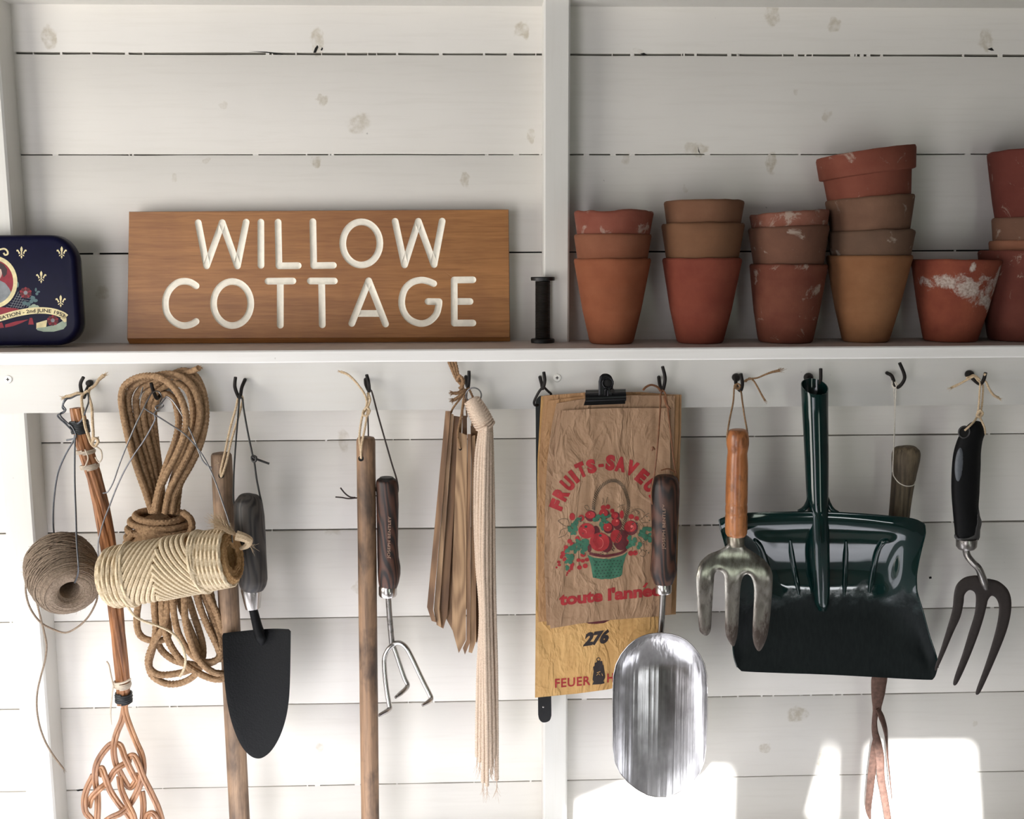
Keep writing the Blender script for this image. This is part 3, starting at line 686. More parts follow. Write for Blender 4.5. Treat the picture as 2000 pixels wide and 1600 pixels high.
# lime stain of the single pot: a mottled white bloom low on one side
b = Vector(lp.location); k = S(1867, 580, 62); topz = W(1867, 507, 62).z
n = NT('terracotta_with_lime'); f = n.noise(n.map((1, 1, 1), loc=(4, 2, 0)), 26, 5, 0.6); fi = n.noise(n.map((1, 1, 1)), 320, 3); tot = None
wn = n.noise(n.map((1, 1, 1), loc=(1, 5, 2)), 46, 7, 0.72, 0.4)
for ex, ey, rx, ry, an in ((1822, 549, 34, 15, 0), (1860, 563, 44, 15, .25), (1905, 562, 40, 30, -.35), (1900, 588, 30, 18, .3), (1928, 545, 24, 22, 0), (1862, 520, 6, 10, 0)):
    q = W(ex, ey, 62); mp = n.n('ShaderNodeMapping'); mp.vector_type = 'TEXTURE'; n.l(n.tc.outputs['Object'], mp.inputs['Vector'])
    mp.inputs['Location'].default_value = (q.x-b.x, 0, q.z-b.z); mp.inputs['Rotation'].default_value = (0, an, 0); mp.inputs['Scale'].default_value = (rx*k, 1000, ry*k)
    ln = n.n('ShaderNodeVectorMath', operation='LENGTH'); n.l(mp.outputs[0], ln.inputs[0]); g = n.math('SUBTRACT', 1.0, ln.outputs['Value'])
    tot = g if tot is None else n.math('MAXIMUM', tot, g)
e = n.math('ADD', n.math('MULTIPLY', tot, 0.55), n.math('MULTIPLY', n.math('SUBTRACT', wn, 0.5), 2.2))
col = n.ramp(f, [(0.3, lin((116, 58, 44))), (0.7, lin((136, 74, 54)))])
col = n.mix(n.math('MULTIPLY', n.ramp(e, [(0.06, BLK), (0.34, WHT)]), 0.8), col, n.ramp(fi, [(.3, lin((140, 124, 114))), (.6, lin((192, 182, 172)))]))
n.bump(n.math('ADD', fi, n.ramp(e, [(0.1, BLK), (0.3, WHT)])), .35, .0009); lp.data.materials[0] = n.set(base=col, rough=.9, spec=.2)

# blue biscuit tin
DT = 78
tin = root('biscuit_tin', Vector((W(60, 679, DT).x, -.045, ZS)), 'dark blue printed biscuit tin standing on its edge on the shelf', 'tin')
cr = W(153.5, 570, 74).x; cl = cr-.30; ztop = W(80, 459, DT).z; zbot = ZS+.0006
def rrect(x0, x1, z0, z1, r, n=10):
    o = []
    for cx, cz, a in ((x1-r, z1-r, 0), (x0+r, z1-r, PI/2), (x0+r, z0+r, PI), (x1-r, z0+r, 1.5*PI)):
        o += [(cx+r*math.cos(a+PI/2*i/n), cz+r*math.sin(a+PI/2*i/n)) for i in range(n+1)]
    return o
def loft(m, rings, cap0=True, cap1=True):
    n = len(rings[0][1]); vs = [(x, y, z) for y, rg in rings for x, z in rg]; fs = []
    for i in range(len(rings)-1):
        for k in range(n): fs.append((i*n+k, i*n+(k+1) % n, (i+1)*n+(k+1) % n, (i+1)*n+k))
    if cap0: fs.append(tuple(range(n)))
    if cap1: fs.append(tuple((len(rings)-1)*n+k for k in range(n)))
    m.add(vs, fs)
rg = lambda e, r: rrect(cl+e, cr-e, zbot+e+.002, ztop-e, r)
m = MB(); loft(m, [(-.060, rg(.0, .034)), (-.0715, rg(0, .034)), (-.0738, rg(.0006, .0335)), (-.0756, rg(.0017, .0325)), (-.0770, rg(.0034, .031)), (-.0776, rg(.0052, .029)), (-DT/1000, rg(.0075, .027))]); lid = m.build('lid', M['navy'], tin)
rg2 = lambda e, r: rrect(cl+e, cr-e-.0005, zbot+e, ztop-e-.002, r)
m = MB(); loft(m, [(-.046, rg2(.0045, .029)), (-.048, rg2(.0028, .031)), (-.055, rg2(.0028, .031)), (-.0605, rg2(.0028, .031))]); m.build('body', M['tin'], tin)
# printed decoration on the lid
DD = [DT+.12]
def decal(name, polys, mat, h=.12, step=None):
    m = MB(); d = DT+h
    for p in polys:
        n = len(p); m.add([W(x, y, d) for x, y in p], [tuple(range(n))])
    m2 = m.build(name, mat, lid, smooth=0); return m2
def ell(cx, cy, rx, ry, n=20, a0=0.0): return [(cx+rx*math.cos(2*PI*i/n+a0), cy+ry*math.sin(2*PI*i/n+a0)) for i in range(n)]
def strip(path, w):
    o1, o2 = [], []
    for i, p in enumerate(path):
        a = path[max(i-1, 0)]; b_ = path[min(i+1, len(path)-1)]; dx, dy = b_[0]-a[0], b_[1]-a[1]; l = math.hypot(dx, dy) or 1
        ww = w[i] if isinstance(w, (list, tuple)) else w
        o1.append((p[0]-dy/l*ww/2, p[1]+dx/l*ww/2)); o2.append((p[0]+dy/l*ww/2, p[1]-dx/l*ww/2))
    return [[o1[i], o1[i+1], o2[i+1], o2[i]] for i in range(len(path)-1)]
def fleur(cx, cy, s):
    q = lambda pts: [(cx+x*s, cy+y*s) for x, y in pts]
    P_ = [q([(0,-12),(2.2,-8),(2.2,-4),(1,0),(1.2,5),(-1.2,5),(-1,0),(-2.2,-4),(-2.2,-8)])]
    for sx in (1, -1):
        P_.append(q([(sx*x, y) for x, y in [(2.4,2),(4.5,-2),(7,-5.6),(10,-4.6),(9.6,-1.6),(7.6,-2.4),(6,0.5),(5.6,3.2),(4.2,2.6)]]))
        P_.append(q([(sx*x, y) for x, y in [(1.5,4),(4.6,5.2),(5.2,7.6),(3.4,7.2),(2,6)]]))
    P_.append(q([(0,5.5),(1.8,8.5),(0,12.6),(-1.8,8.5)]))
    return P_
for cx, cy in ((42, 493), (120.5, 493), (80.5, 541), (118.5, 588)): decal('fleur_de_lis', fleur(cx, cy, 1.0), M['gold'])
# oval portrait frame, cut by the picture's edge
cx, cy = -12, 551
ringo = [[(cx+rx*math.cos(t), cy+ry*math.sin(t)) for t, rx, ry in ((2*PI*i/40, 46, 51), (2*PI*(i+1)/40, 46, 51))]+[(cx+38*math.cos(2*PI*(i+1)/40), cy+43*math.sin(2*PI*(i+1)/40)), (cx+38*math.cos(2*PI*i/40), cy+43*math.sin(2*PI*i/40))] for i in range(40)]
decal('portrait_ground', [ell(cx, cy, 39, 44, 40)], M['crimson'], .08)
decal('portrait_frame', ringo+strip(crom([(-2,488),(8,486),(14,490),(15,496),(10,498),(7,494)], 4, False), 3.4), M['gold'], .2)
decal('portrait_gown', [[(-12,545),(0,548),(10,553),(18,563),(22,572),(18,582),(8,590),(-6,594),(-25,592),(-30,570)]], M['grey_p'], .12)
decal('portrait_face', [ell(-9, 532, 13, 17, 24)], M['skin'], .14)
decal('portrait_hair', [[(-22,520),(-14,512),(-2,512),(8,517),(14,526),(13,536),(7,542),(4,534),(2,526),(-8,522),(-18,526)]], M['hairp'], .16)
lat = []
for i in range(7): lat += strip([(18+i*5.5, 606-i*1.0), (36+i*3.2, 570+i*4.4)], .7)+strip([(12+i*4, 600-i*4.2), (40+i*4, 606-i*4.6)], .7)
decal('trellis', lat, M['grey_p'], .08)
def rose(cx, cy, s, d=.24):
    decal('rose', [ell(cx, cy, 12.5*s, 11.5*s, 5, -PI/2)], M['crimson'], d); decal('rose_petals', [ell(cx+8*s*math.cos(2*PI*i/5+.3), cy+7.4*s*math.sin(2*PI*i/5+.3), 4*s, 3.6*s, 10) for i in range(5)], M['red_d'], d+.05)
    decal('rose_centre', [ell(cx, cy, 4*s, 4*s, 12)], M['grey_p'], d+.1)
rose(50, 572, 1.0)
decal('leaves', [ell(64,582,5,4,8),ell(69,587,5,3.4,8),ell(61,589,4,4,8),ell(48,592,5,4,8),ell(55,594,5,4,8),ell(70,566,2,4,8),ell(75,570,3.4,2,8),ell(34,556,3,6,8),ell(72,574,3,3,8)], M['teal'], .18)
decal('sage_flower', [ell(66,599,6,5,9),ell(60,602,5,5,9),ell(72,601,5,5,9),ell(66,605,6,4,9)], M['sage'], .16)
decal('drape', [[(-30,603),(0,600),(30,602),(44,606),(20,612),(-30,620)], [(10,634),(30,628),(56,624),(44,630),(26,637),(10,640)], [(-30,634),(4,630),(8,640),(-30,645)]], M['crimson'], .1)
ban = crom([(-60,634),(-30,629),(0,621.5),(30,613),(60,607.5),(85,606.5),(105,609),(122,615),(129,620)], 4, False)
decal('banner', strip(ban, 12.5)+[[(122,610),(129,617),(130,628),(126,630),(118,622)]], M['gold'], .28)
decal('banner_end', [[(71,631),(92,625),(90,640),(71,643)]], M['gold'], .13); decal('banner_back', [[(71,641),(88,639),(110,634),(124,626),(130,621),(130,636),(124,643),(105,648),(85,648),(73,645)]], M['sage'], .14)
rose(103, 626, .95, .32)
decal('tassel', [[(58,621),(63,621),(66,634),(55,634)]], M['crimson'], .2)
vs, fs = text_mesh('CORONATION - 2nd JUNE 1953', 1.0, .02)
xs = [v[0] for v in vs]; L = max(xs)-min(xs); bl = [0]
for i in range(1, len(ban)): bl.append(bl[-1]+math.hypot(ban[i][0]-ban[i-1][0], ban[i][1]-ban[i-1][1]))
s0, s1 = bl[-1]-4-172, bl[-1]-4; sc = (s1-s0)/L
def onban(v):
    s_ = s0+(v[0]-min(xs))*sc
    for i in range(1, len(bl)):
        if bl[i] >= s_ or i == len(bl)-1: break
    t = (s_-bl[i-1])/(bl[i]-bl[i-1]); a, c_ = ban[i-1], ban[i]; dx, dy = c_[0]-a[0], c_[1]-a[1]; l = math.hypot(dx, dy)
    px, py = a[0]+dx*t, a[1]+dy*t; hh = (v[1]-.36)*9.5; return (px+dy/l*hh, py-dx/l*hh)
m = MB(); q = [onban(v) for v in vs]; m.add([W(x, y, DT+.42) for x, y in q], fs); m.build('lettering', M['black'], lid, smooth=0)
# ------------------------------------------------------------------ left cluster
def bundle(m, path, n, rc, rb, tw, d=None, seg=8):
    """n canes round a centre line; rb ring radius px, rc cane radius px"""
    pts = [W(*p) for p in path]; P = []
    for i in range(len(path)-1):
        for j in range(8): P.append((pts[i].lerp(pts[i+1], j/8), i+j/8))
    P.append((pts[-1], len(path)-1)); k = S(path[0][0], path[0][1], path[0][2])
    lens = [0]
    for i in range(1, len(P)): lens.append(lens[-1]+(P[i][0]-P[i-1][0]).length)
    for c in range(n):
        q = []
        for (p, f), L in zip(P, lens):
            a = 2*PI*c/n+tw*L; i = min(int(f), len(path)-2); r0 = (rb[i]*(1-f+i)+rb[i+1]*(f-i))*k
            q.append(p+Vector((math.cos(a)*r0, math.sin(a)*r0, 0)))
        m.tube(q, rc*k, seg, spline=False)
def ringband(m, p, ax, r, h, turns, rt, wob=0.0):
    """a strip wound round an axis"""
    ax = Vector(ax).normalized(); u = Vector((0, -1, 0)); u = (u-ax*u.dot(ax)).normalized(); w = ax.cross(u); q = []
    n = int(turns*16)
    for i in range(n+1):
        a = 2*PI*i/16; q.append(Vector(p)+ax*(h*i/n)+(u*math.cos(a)+w*math.sin(a))*(r*(1+wob*random.uniform(-1, 1))))
    m.tube(q, rt, 6, spline=False)
KP = .00070                                     # about one picture point in metres at the tools
# rug beater
hp = [(150,797,92),(156,830,92),(164,870,92),(184,930,90),(197,985,88),(209,1050,85),(219,1120,82),(227,1200,80),(234,1270,78),(240,1330,76),(241,1375,76)]
rbt = root('rug_beater', W(150, 797, 92), 'woven rattan rug beater with a knotted head, hanging head down', 'rug beater')
m = MB(); bundle(m, hp, 6, 6.6, [8,8.5,9,9.5,9.5,10,9.5,9,8.5,8,7], 9.0); m.build('handle', M['cane'], rbt)
ax = W(156,830,92)-W(164,870,92)
m = MB(); ringband(m, W(158.5,846,92), ax, 16.5*KP, 25*KP, 9, 1.7*KP, .03); m.build('black_band', M['band'], rbt)
m = MB(); ringband(m, W(168,886,92), ax, 17*KP, 8*KP, 3, 1.6*KP, .06); ringband(m, W(176,916,91), ax, 16.8*KP, 9*KP, 3.2, 1.9*KP, .03)
m.tube(Wp([(166,878,106),(172,895,107),(166,912,106)]), 1.4*KP, 6); m.tube(Wp([(187,872,103),(197,880,104),(199,895,104),(193,903,104),(186,893,105)]), 1.5*KP, 6); m.tube(Wp([(186,873,105),(190,862,106),(192,853,106)]), 1.6*KP, 6); m.build('cane_wrap', M['cane_wrap'], rbt)
ax2 = W(240,1330,76)-W(241,1360,76)
m = MB(); ringband(m, W(239,1342,76), ax2, 16*KP, 12*KP, 4, 2.0*KP, .05); m.tube(Wp([(224,1336,88),(240,1334,93),(256,1326,88)]), 2.2*KP, 6)
m.tube(Wp([(221,1338,86),(217,1320,84),(213,1300,82),(208,1292,80)]), 1.6*KP, 6); m.tube(Wp([(221,1338,86),(219,1360,84),(216,1390,80),(218,1416,78)]), [1.6*KP]*3+[.5*KP], 6); m.build('cane_wrap', M['cane_wrap'], rbt)
m = MB(); ringband(m, W(242,1371,76), ax2, 15.5*KP, 20*KP, 6, 2.2*KP, .04); m.build('black_band', M['band'], rbt)
def cp(pts): return [(x/5.0, 1280+y/5.0) for x, y in pts]
HEAD = [  # double canes of the head: (points, depth list)
 ([(1215,440),(1225,560),(1270,700),(1330,850),(1385,980),(1400,1120),(1370,1260),(1280,1440),(1190,1535),(1080,1590),(1010,1640)], [76,77,78,80,82,84,80,78,84,86,80]),
 ([(1225,440),(1195,620),(1140,760),(1110,900),(1125,1040),(1180,1160),(1235,1260),(1275,1290),(1320,1240),(1350,1160)], [76,76,78,82,82,78,74,72,74,77]),
 ([(1140,860),(1070,880),(980,990),(935,1100),(930,1230),(950,1340),(955,1480),(950,1660),(990,1850)], [77,78,82,84,80,75,78,80,78]),
 ([(1140,865),(1180,890),(1220,1000),(1270,1110),(1325,1215)], [77,82,86,84,76]),
 ([(1255,1040),(1265,990),(1310,985),(1355,1070),(1400,1190),(1480,1350),(1550,1510),(1590,1700),(1540,1900)], [78,82,86,88,88,86,84,80,78]),
 ([(1255,1045),(1200,1070),(1120,1130),(1050,1240),(970,1310),(895,1390),(868,1480)], [78,84,86,82,86,82,76]),
 ([(970,1180),(968,1125),(995,1105),(1030,1200),(1075,1320),(1160,1450),(1260,1570),(1340,1700),(1400,1850)], [76,80,86,88,80,80,78,78,78]),
 ([(915,1170),(850,1300),(822,1420),(835,1530),(890,1600),(960,1720)], [78,80,84,84,80,78]),
 ([(1165,1180),(1185,1310),(1240,1440),(1300,1560),(1330,1700)], [78,82,84,86,80]),
 ([(1385,1330),(1400,1450),(1395,1600),(1370,1750)], [76,78,78,78]),
 ([(1430,1640),(1445,1560),(1490,1545),(1530,1600),(1560,1720)], [80,84,88,86,80]),
 ([(1000,1630),(930,1700),(960,1850),(1080,1930),(1250,1940),(1420,1920),(1540,1840)], [80,78,78,78,78,78,78]),
]
m = MB()
for pts, ds in HEAD:
    q = [(x, y, d) for (x, y), d in zip(cp(pts), ds)]; P = [W(*p) for p in q]
    for sgn in (-1, 1):
        o = []
        for i, p in enumerate(P):
            t = (P[min(i+1, len(P)-1)]-P[max(i-1, 0)]).normalized(); nrm = t.cross(Vector((0, 1, 0))).normalized(); o.append(p+nrm*sgn*3.3*KP)
        m.tube(o, 3.5*KP, 8, sub=7)
m.build('woven_head', M['cane_pale'], rbt)
m = MB(); R = 3.0*KP; tw = (3, .009, .28)
m.tube(Wp([(172,763,93),(161,772,95),(160,790,103),(166,830,108),(174,856,108),(179,868,106)]), R, 9, sub=.0012, twist=tw)
m.tube(Wp([(176,758,80),(173,770,90),(179,795,103),(181,830,107),(182,850,108),(179,868,106)]), R, 9, sub=.0012, twist=tw)
m.tube(Wp([(179,868,107),(185,856,109),(192,862,107),(185,872,106),(178,866,107)]), R, 9, sub=.0012, twist=tw)
m.tube(Wp([(164,770,94),(152,768,97),(140,773,98),(128,776,98)]), [R, R*1.1, R*1.4, R*1.6], 9, sub=.0012, twist=tw); fibres(m, W(130,776,98), (-1, 0, -.15), 26, .009, .00025, .35)
m.tube(Wp([(176,760,82),(186,752,84),(193,742,82),(203,733,80)]), [R, R, R*1.2, R*1.5], 9, sub=.0012, twist=tw); fibres(m, W(201,734,80), (1, 0, .5), 24, .008, .00025, .35)
m.build('hanging_loop', M['twine'], rbt)
# wire with the ball of jute twine
wr = 1.75*KP
wh = root('wire_hanger', W(172, 772, 92), 'bent grey wire hanger from the left hook holding the jute twine ball', 'wire')
m = MB()
m.tube(Wp([(140,838,98),(150,829,102),(160,820,106),(168,800,106),(173,785,100),(172,770,92),(166,766,90),(158,770,94),(150,772,98),(138,778,100),(127,780,101),(123,792,101),(128,800,103),(124,806,101),(113,811,100),(117,818,101),(128,828,102),(142,842,104)]), wr, 8)
m.tube(Wp([(132,778,102),(125,786,104),(122,796,101),(126,803,100),(118,808,102),(119,814,104),(131,826,101),(141,834,104),(148,848,104),(146,856,104),(130,860,102)]), wr, 8)
m.tube(Wp([(146,850,104),(143,862,104),(127,890,102),(113,925,98),(106,970,94),(104,1010,88),(106,1045,80),(116,1075,76)]), wr, 8)
m.tube(Wp([(147,850,104),(146,880,107),(146,940,116),(148,1000,130),(150,1060,148),(153,1100,158),(152,1122,152),(146,1138,140)]), wr, 8)
m.build('wire', M['wire_dark'], wh)
bc = W(119, 1096, 112); axv = (W(140, 1160, 160)-W(104, 1064, 62)); La = axv.length; axv.normalize(); kb = S(120, 1100, 112)
jb = root('twine_ball', bc, 'grey-brown ball of jute twine hung on a wire at far left', 'twine ball')
a_ = Vector((1, 0, 0)); uu = (a_-axv*a_.dot(axv)).normalized(); ww = axv.cross(uu); c0 = W(109, 1080, 58)
prof = [(-.002, 24), (0, 40), (.006, 56), (.016, 66), (.03, 70), (.045, 71), (.06, 69), (.072, 66), (.082, 60), (.088, 53), (.091, 44), (.092, 35), (.090, 26), (.084, 20)]
prof = [(h*1.1, r*.97) for h, r in prof]
def bprof(t):
    t *= len(prof)-1; i = min(int(t), len(prof)-2); f = t-i; return prof[i][0]*(1-f)+prof[i+1][0]*f, (prof[i][1]*(1-f)+prof[i+1][1]*f)*kb
m = MB(); m.lathe(c0, axv, [(h, r*kb*.975) for h, r in prof]+[(.075, 18*kb), (.03, 17*kb)], 40)
rj = random.Random(11); q = []; nt = 58
for i in range(nt*20+1):
    t = i/(nt*20); h, r = bprof(t**.92); a = 2*PI*i/20; k2 = 1+.012*math.sin(i*.37)+.01*math.sin(i*.11+1)
    h2 = h+.0016*math.sin(a+.5+i*.002)
    q.append(c0+axv*h2+(uu*math.cos(a)+ww*math.sin(a))*r*k2)
m.tube(q, 1.35*kb, 5, spline=False)
for _ in range(26):   # crossing outer turns
    t0 = rj.uniform(.12, .55); a0 = rj.uniform(0, 6.28); sp = rj.uniform(.08, .22); q = []
    for i in range(24):
        h, r = bprof(t0+sp*math.sin(i/24*PI)); a = a0+i*.2; q.append(c0+axv*h+(uu*math.cos(a)+ww*math.sin(a))*(r*1.02))
    m.tube(q, 1.3*kb, 5, spline=False)
for _ in range(240):  # fuzz
    t = rj.uniform(0, .95); h, r = bprof(t); a = rj.uniform(0, 6.28); dr = (uu*math.cos(a)+ww*math.sin(a)); p = c0+axv*h+dr*r
    m.tube([p, p+dr*.003+axv*rj.uniform(-.004, .004)+uu*rj.uniform(-.004, .004)], .00012, 3, spline=False, cap=False)
m.build('ball', M['jute'], jb)
m = MB(); R = 2.1*KP; tw = (2, .006, .25)
m.tube(Wp([(80,1085,120),(64,1100,120),(54,1125,118),(50,1150,114),(55,1178,108),(66,1200,104),(82,1218,102),(105,1230,102),(128,1236,104),(150,1226,108),(170,1208,112),(184,1185,114),(190,1165,112),(186,1140,108)]), R, 8, sub=.001, twist=tw)
m.tube(Wp([(96,1072,126),(78,1095,124),(70,1125,122),(68,1150,118),(73,1180,112),(80,1210,106),(87,1238,98),(91,1262,92),(88,1290,86),(80,1320,82),(73,1352,78),(72,1385,74),(78,1420,70),(90,1452,66),(106,1478,62),(124,1502,58)]), R, 8, sub=.001, twist=tw)
fibres(m, W(124,1502,58), (.6, -.2, -.6), 10, .006, .0002, .5); m.build('loose_end', M['jute'], jb)
# coil of jute rope
rc = root('rope_coil', W(310, 1000, 90), 'coil of brown jute rope wrapped round its middle, loops hanging below', 'rope')
R = 7.2*KP; tw = (4, .020, .30, 1)
def ropes(name, L, dflt=92, r=R):
    m = MB()
    for pts in L: m.tube(Wp(pts, dflt), r, 12, sub=.0016, twist=tw)
    return m
UPL = [
 [(297,1002,104),(284,960,108),(268,915,108),(254,868,104),(243,820,98),(237,780,94),(243,755,92),(262,740,94),(290,734,98),(318,740,106),(342,760,113),(358,790,116),(364,822,117),(358,855,117),(344,890,117),(326,925,117),(311,960,117),(304,1000,112)],
 [(303,1002,98),(293,960,100),(279,910,100),(264,860,96),(254,815,90),(250,780,86),(258,758,84),(276,744,86),(300,735,88),(330,730,92),(356,737,96),(377,757,102),(388,785,106),(390,815,108),(382,850,110),(366,890,112),(348,925,114),(331,960,115),(322,1002,110)],
 [(308,1002,92),(301,960,92),(290,910,92),(277,860,88),(268,815,84),(266,780,80),(276,760,78),(296,747,80),(325,736,82),(352,730,84),(376,738,88),(394,760,92),(401,790,96),(401,825,98),(392,865,102),(374,905,106),(354,940,109),(340,972,110),(336,1002,106)],
 [(311,1002,86),(306,950,86),(298,900,86),(286,850,84),(280,810,80),(284,775,76),(302,755,76),(330,735,76),(358,724,77),(380,733,80),(392,752,84),(399,780,86),(396,820,88),(385,860,92),(370,900,96),(352,940,100),(344,1002,98)],
 [(316,1002,80),(312,950,78),(306,895,78),(296,845,76),(291,805,74),(298,775,73),(318,757,73),(344,748,74),(366,762,78),(376,790,82),(376,825,86),(366,865,92),(350,905,98),(336,945,102),(330,1002,100)],
 [(318,1002,74),(316,955,72),(309,900,72),(303,850,72),(300,810,72),(306,782,72),(322,770,74),(338,778,80),(346,800,86),(349,828,90),(343,860,96),(330,895,102),(318,930,108),(308,965,112),(300,1002,108)],
 [(322,1002,72),(311,945,70),(303,880,70),(297,830,70),(294,800,70)],
]
m = ropes('a', UPL); m.tube(Wp([(340,738,80),(358,732,84),(372,726,90),(388,719,98)]), [R, R*.95, R*.85, R*.9], 12, sub=.0016, twist=tw); fibres(m, W(388, 719, 98), (1, -.3, .4), 30, .006, .00025, .4)
m.build('upper_loops', M['rope'], rc)
m = MB(); rw = random.Random(4)
WR = [(312,1008,50,-3),(312,1020,60,-4),(311,1033,64,-2),(310,1046,66,2),(309,1058,66,6),(310,1071,66,9),(312,1084,62,12),(300,1092,58,3),(318,1098,60,14)]
for i, (cx, cy, rx, tl) in enumerate(WR):
    c = W(cx, cy, 92); k = S(cx, cy, 92); q = []
    for j in range(20):
        a = 2*PI*j/20; q.append(c+Vector((math.cos(a)*rx*k*.94, -math.sin(a)*(.019+.003*(i % 3)), -math.sin(a)*.004+math.cos(a)*tl*k*.9*1.0)))
    m.tube(q, R, 12, sub=.0016, closed=True, twist=tw)
m.tube(Wp([(262,1098,106),(250,1080,110),(246,1062,108),(262,1040,112)]), R, 12, sub=.0016, twist=tw)
m.tube(Wp([(356,1000,100),(372,1014,104),(374,1034,108),(360,1052,114),(336,1064,118),(306,1070,118),(276,1066,114)]), R, 12, sub=.0016, twist=tw)
m.tube(Wp([(238,1094,112),(262,1084,114),(292,1090,114),(330,1078,116),(368,1060,110)]), R, 12, sub=.0016, twist=tw)
m.lathe(W(311, 1104, 92), (0, 0, 1), [(0, .024), (.03, .034), (.055, .03), (.07, .015)], 20)
m.build('wrapping', M['rope'], rc)
LOW = [
 [(290,1100,92),(272,1170,92),(267,1210,94),(272,1238,96),(290,1250,96),(318,1250,92),(330,1235,86),(322,1180,82),(318,1100,84)],
 [(330,1100,100),(326,1190,104),(318,1226,106),(302,1252,106),(290,1284,104),(293,1306,102),(312,1318,100),(344,1316,98),(372,1308,94),(392,1296,90),(396,1260,86),(378,1200,84),(345,1100,84)],
 [(300,1100,96),(301,1180,96),(304,1228,98),(298,1268,96),(291,1298,94),(298,1320,92),(320,1334,90),(344,1336,90),(368,1328,90),(386,1312,92),(392,1290,92),(380,1250,90),(352,1180,88),(340,1100,88)],
 [(306,1100,88),(305,1180,88),(305,1228,88),(312,1264,90),(334,1286,92),(362,1296,92),(398,1298,92),(424,1288,90),(430,1262,86),(415,1210,84),(380,1100,86)],
 [(320,1100,104),(316,1180,104),(320,1226,106),(336,1266,108),(362,1298,108),(394,1318,106),(422,1327,102),(440,1322,98),(444,1295,92),(430,1240,88),(398,1100,88)],
 [(338,1100,108),(338,1180,108),(346,1230,108),(364,1266,106),(390,1290,104),(416,1292,100),(432,1276,96),(425,1230,92),(392,1150,90),(370,1100,90)],
 [(358,1100,106),(360,1170,108),(362,1212,110),(372,1252,110),(388,1288,110),(414,1312,106),(436,1316,98)],
 [(372,1100,98),(386,1170,98),(402,1215,98),(424,1262,96),(434,1290,92)],
 [(392,1100,96),(406,1160,96),(424,1200,94),(438,1246,90)],
]
ropes('c', LOW).build('lower_loops', M['rope'], rc)
# roll of sisal on its wire
A0, A1 = W(204, 1131, 148), W(455, 1087, 168); ka = S(330, 1110, 146); sx = (A1-A0); SL = sx.length; sx.normalize()
su = Vector((0, -1, 0)); su = (su-sx*su.dot(sx)).normalized(); sv = sx.cross(su)
if sv.z < 0: sv = -sv
sr = root('sisal_roll', A0.lerp(A1, .5), 'cream sisal twine roll hung sideways on a wire across the rope coil', 'twine roll')
def srad(t): 
    e = 57*(1-t)+54*t
    if t < .1: e *= math.sqrt(max(0.05, 1-((.1-t)/.1)**2*.9))
    return e*ka
def sp(t, a, o=0.0): return A0+sx*(SL*t)+(su*math.cos(a)+sv*math.sin(a))*(srad(max(0, min(1, t)))+o*ka)
m = MB(); m.lathe(A0, sx, [(-.010, .2*57*ka)]+[(SL*t, srad(t)-1.6*ka) for t in (0, .03, .06, .1, .3, .5, .7, .85, .97)]+[(SL*.985, 47*ka), (SL*.99, 40*ka), (SL*.97, 28*ka), (SL*.9, 20*ka), (SL*.6, 18*ka)], 40); m.build('core', M['sisal_brown'], sr)
m = MB(); rt = 4.7*ka; tw = (3, .011, .3)
def strand(f, n=26, o=1.2, a0=-PI, a1=PI, r=rt): m.tube([sp(*f(a0+(a1-a0)*i/n), o) for i in range(n+1)], r, 7, sub=3, twist=tw)
for i in range(7): strand(lambda a, i=i: (.008+.033*i+.02*math.sin(a)*(i/6)+.004*math.cos(a*1+i), a))
for i in range(7): strand(lambda a, i=i: (.79+.0305*i+.010*math.sin(a), a))
# chevron field: strands leaning one way end under the crossing ones
def apex(a): return .475+.045*math.sin(a)
for i in range(-9, 10):
    t0 = .475+.040*i; pts = []
    for j in range(61):
        a = -PI+2*PI*j/60; t = t0+.155*math.sin(a)
        if .215 < t < apex(a)+.012: pts.append((t, a))
        elif len(pts) > 3: m.tube([sp(*p, 1.4) for p in pts], rt, 7, sub=3, twist=tw); pts = []
        else: pts = []
    if len(pts) > 3: m.tube([sp(*p, 1.4) for p in pts], rt, 7, sub=3, twist=tw)
for i in range(-9, 10):
    t0 = .475+.040*i; pts = []
    for j in range(61):
        a = -PI+2*PI*j/60; t = t0-.155*math.sin(a)
        if apex(a)-.008 < t < .80: pts.append((t, a))
        elif len(pts) > 3: m.tube([sp(*p, 2.6) for p in pts], rt, 7, sub=3, twist=tw); pts = []
        else: pts = []
    if len(pts) > 3: m.tube([sp(*p, 2.6) for p in pts], rt, 7, sub=3, twist=tw)
strand(lambda a: (.215+.012*math.sin(a+.4), a), o=5.0); strand(lambda a: (.225+.02*math.sin(a+1.2), a), o=4.0); strand(lambda a: (.765-.012*math.sin(a), a), o=5.0); strand(lambda a: (.775+.006*math.sin(a), a), o=3.6)
m.build('twine_winding', M['sisal'], sr)
m = MB()
for i in range(5): strand(lambda a, i=i: (.955+.011*i, a), o=-.5-2.2*i, r=rt*.9)
for rr in (46, 40, 34, 28):
    q = [A0+sx*(SL*(.985+.004*math.sin(3*j+rr)))+(su*math.cos(2*PI*j/18)+sv*math.sin(2*PI*j/18))*(rr*ka*(1+.04*math.sin(j*2.1+rr))) for j in range(18)]
    m.tube(q, rt*.95, 7, sub=3, closed=True, twist=tw)
m.build('end_turns', M['sisal_brown'], sr)
m = MB(); R2 = 2.7*KP
m.tube(Wp([(243,1172,182),(250,1186,176),(262,1202,166),(280,1213,160),(304,1221,156),(326,1230,152),(342,1242,148),(354,1258,146),(361,1278,144),(362,1296,142),(357,1312,140),(351,1322,140)]), R2, 8, sub=.0012, twist=(2, .008, .3)); m.build('loose_end', M['sisal'], sr)
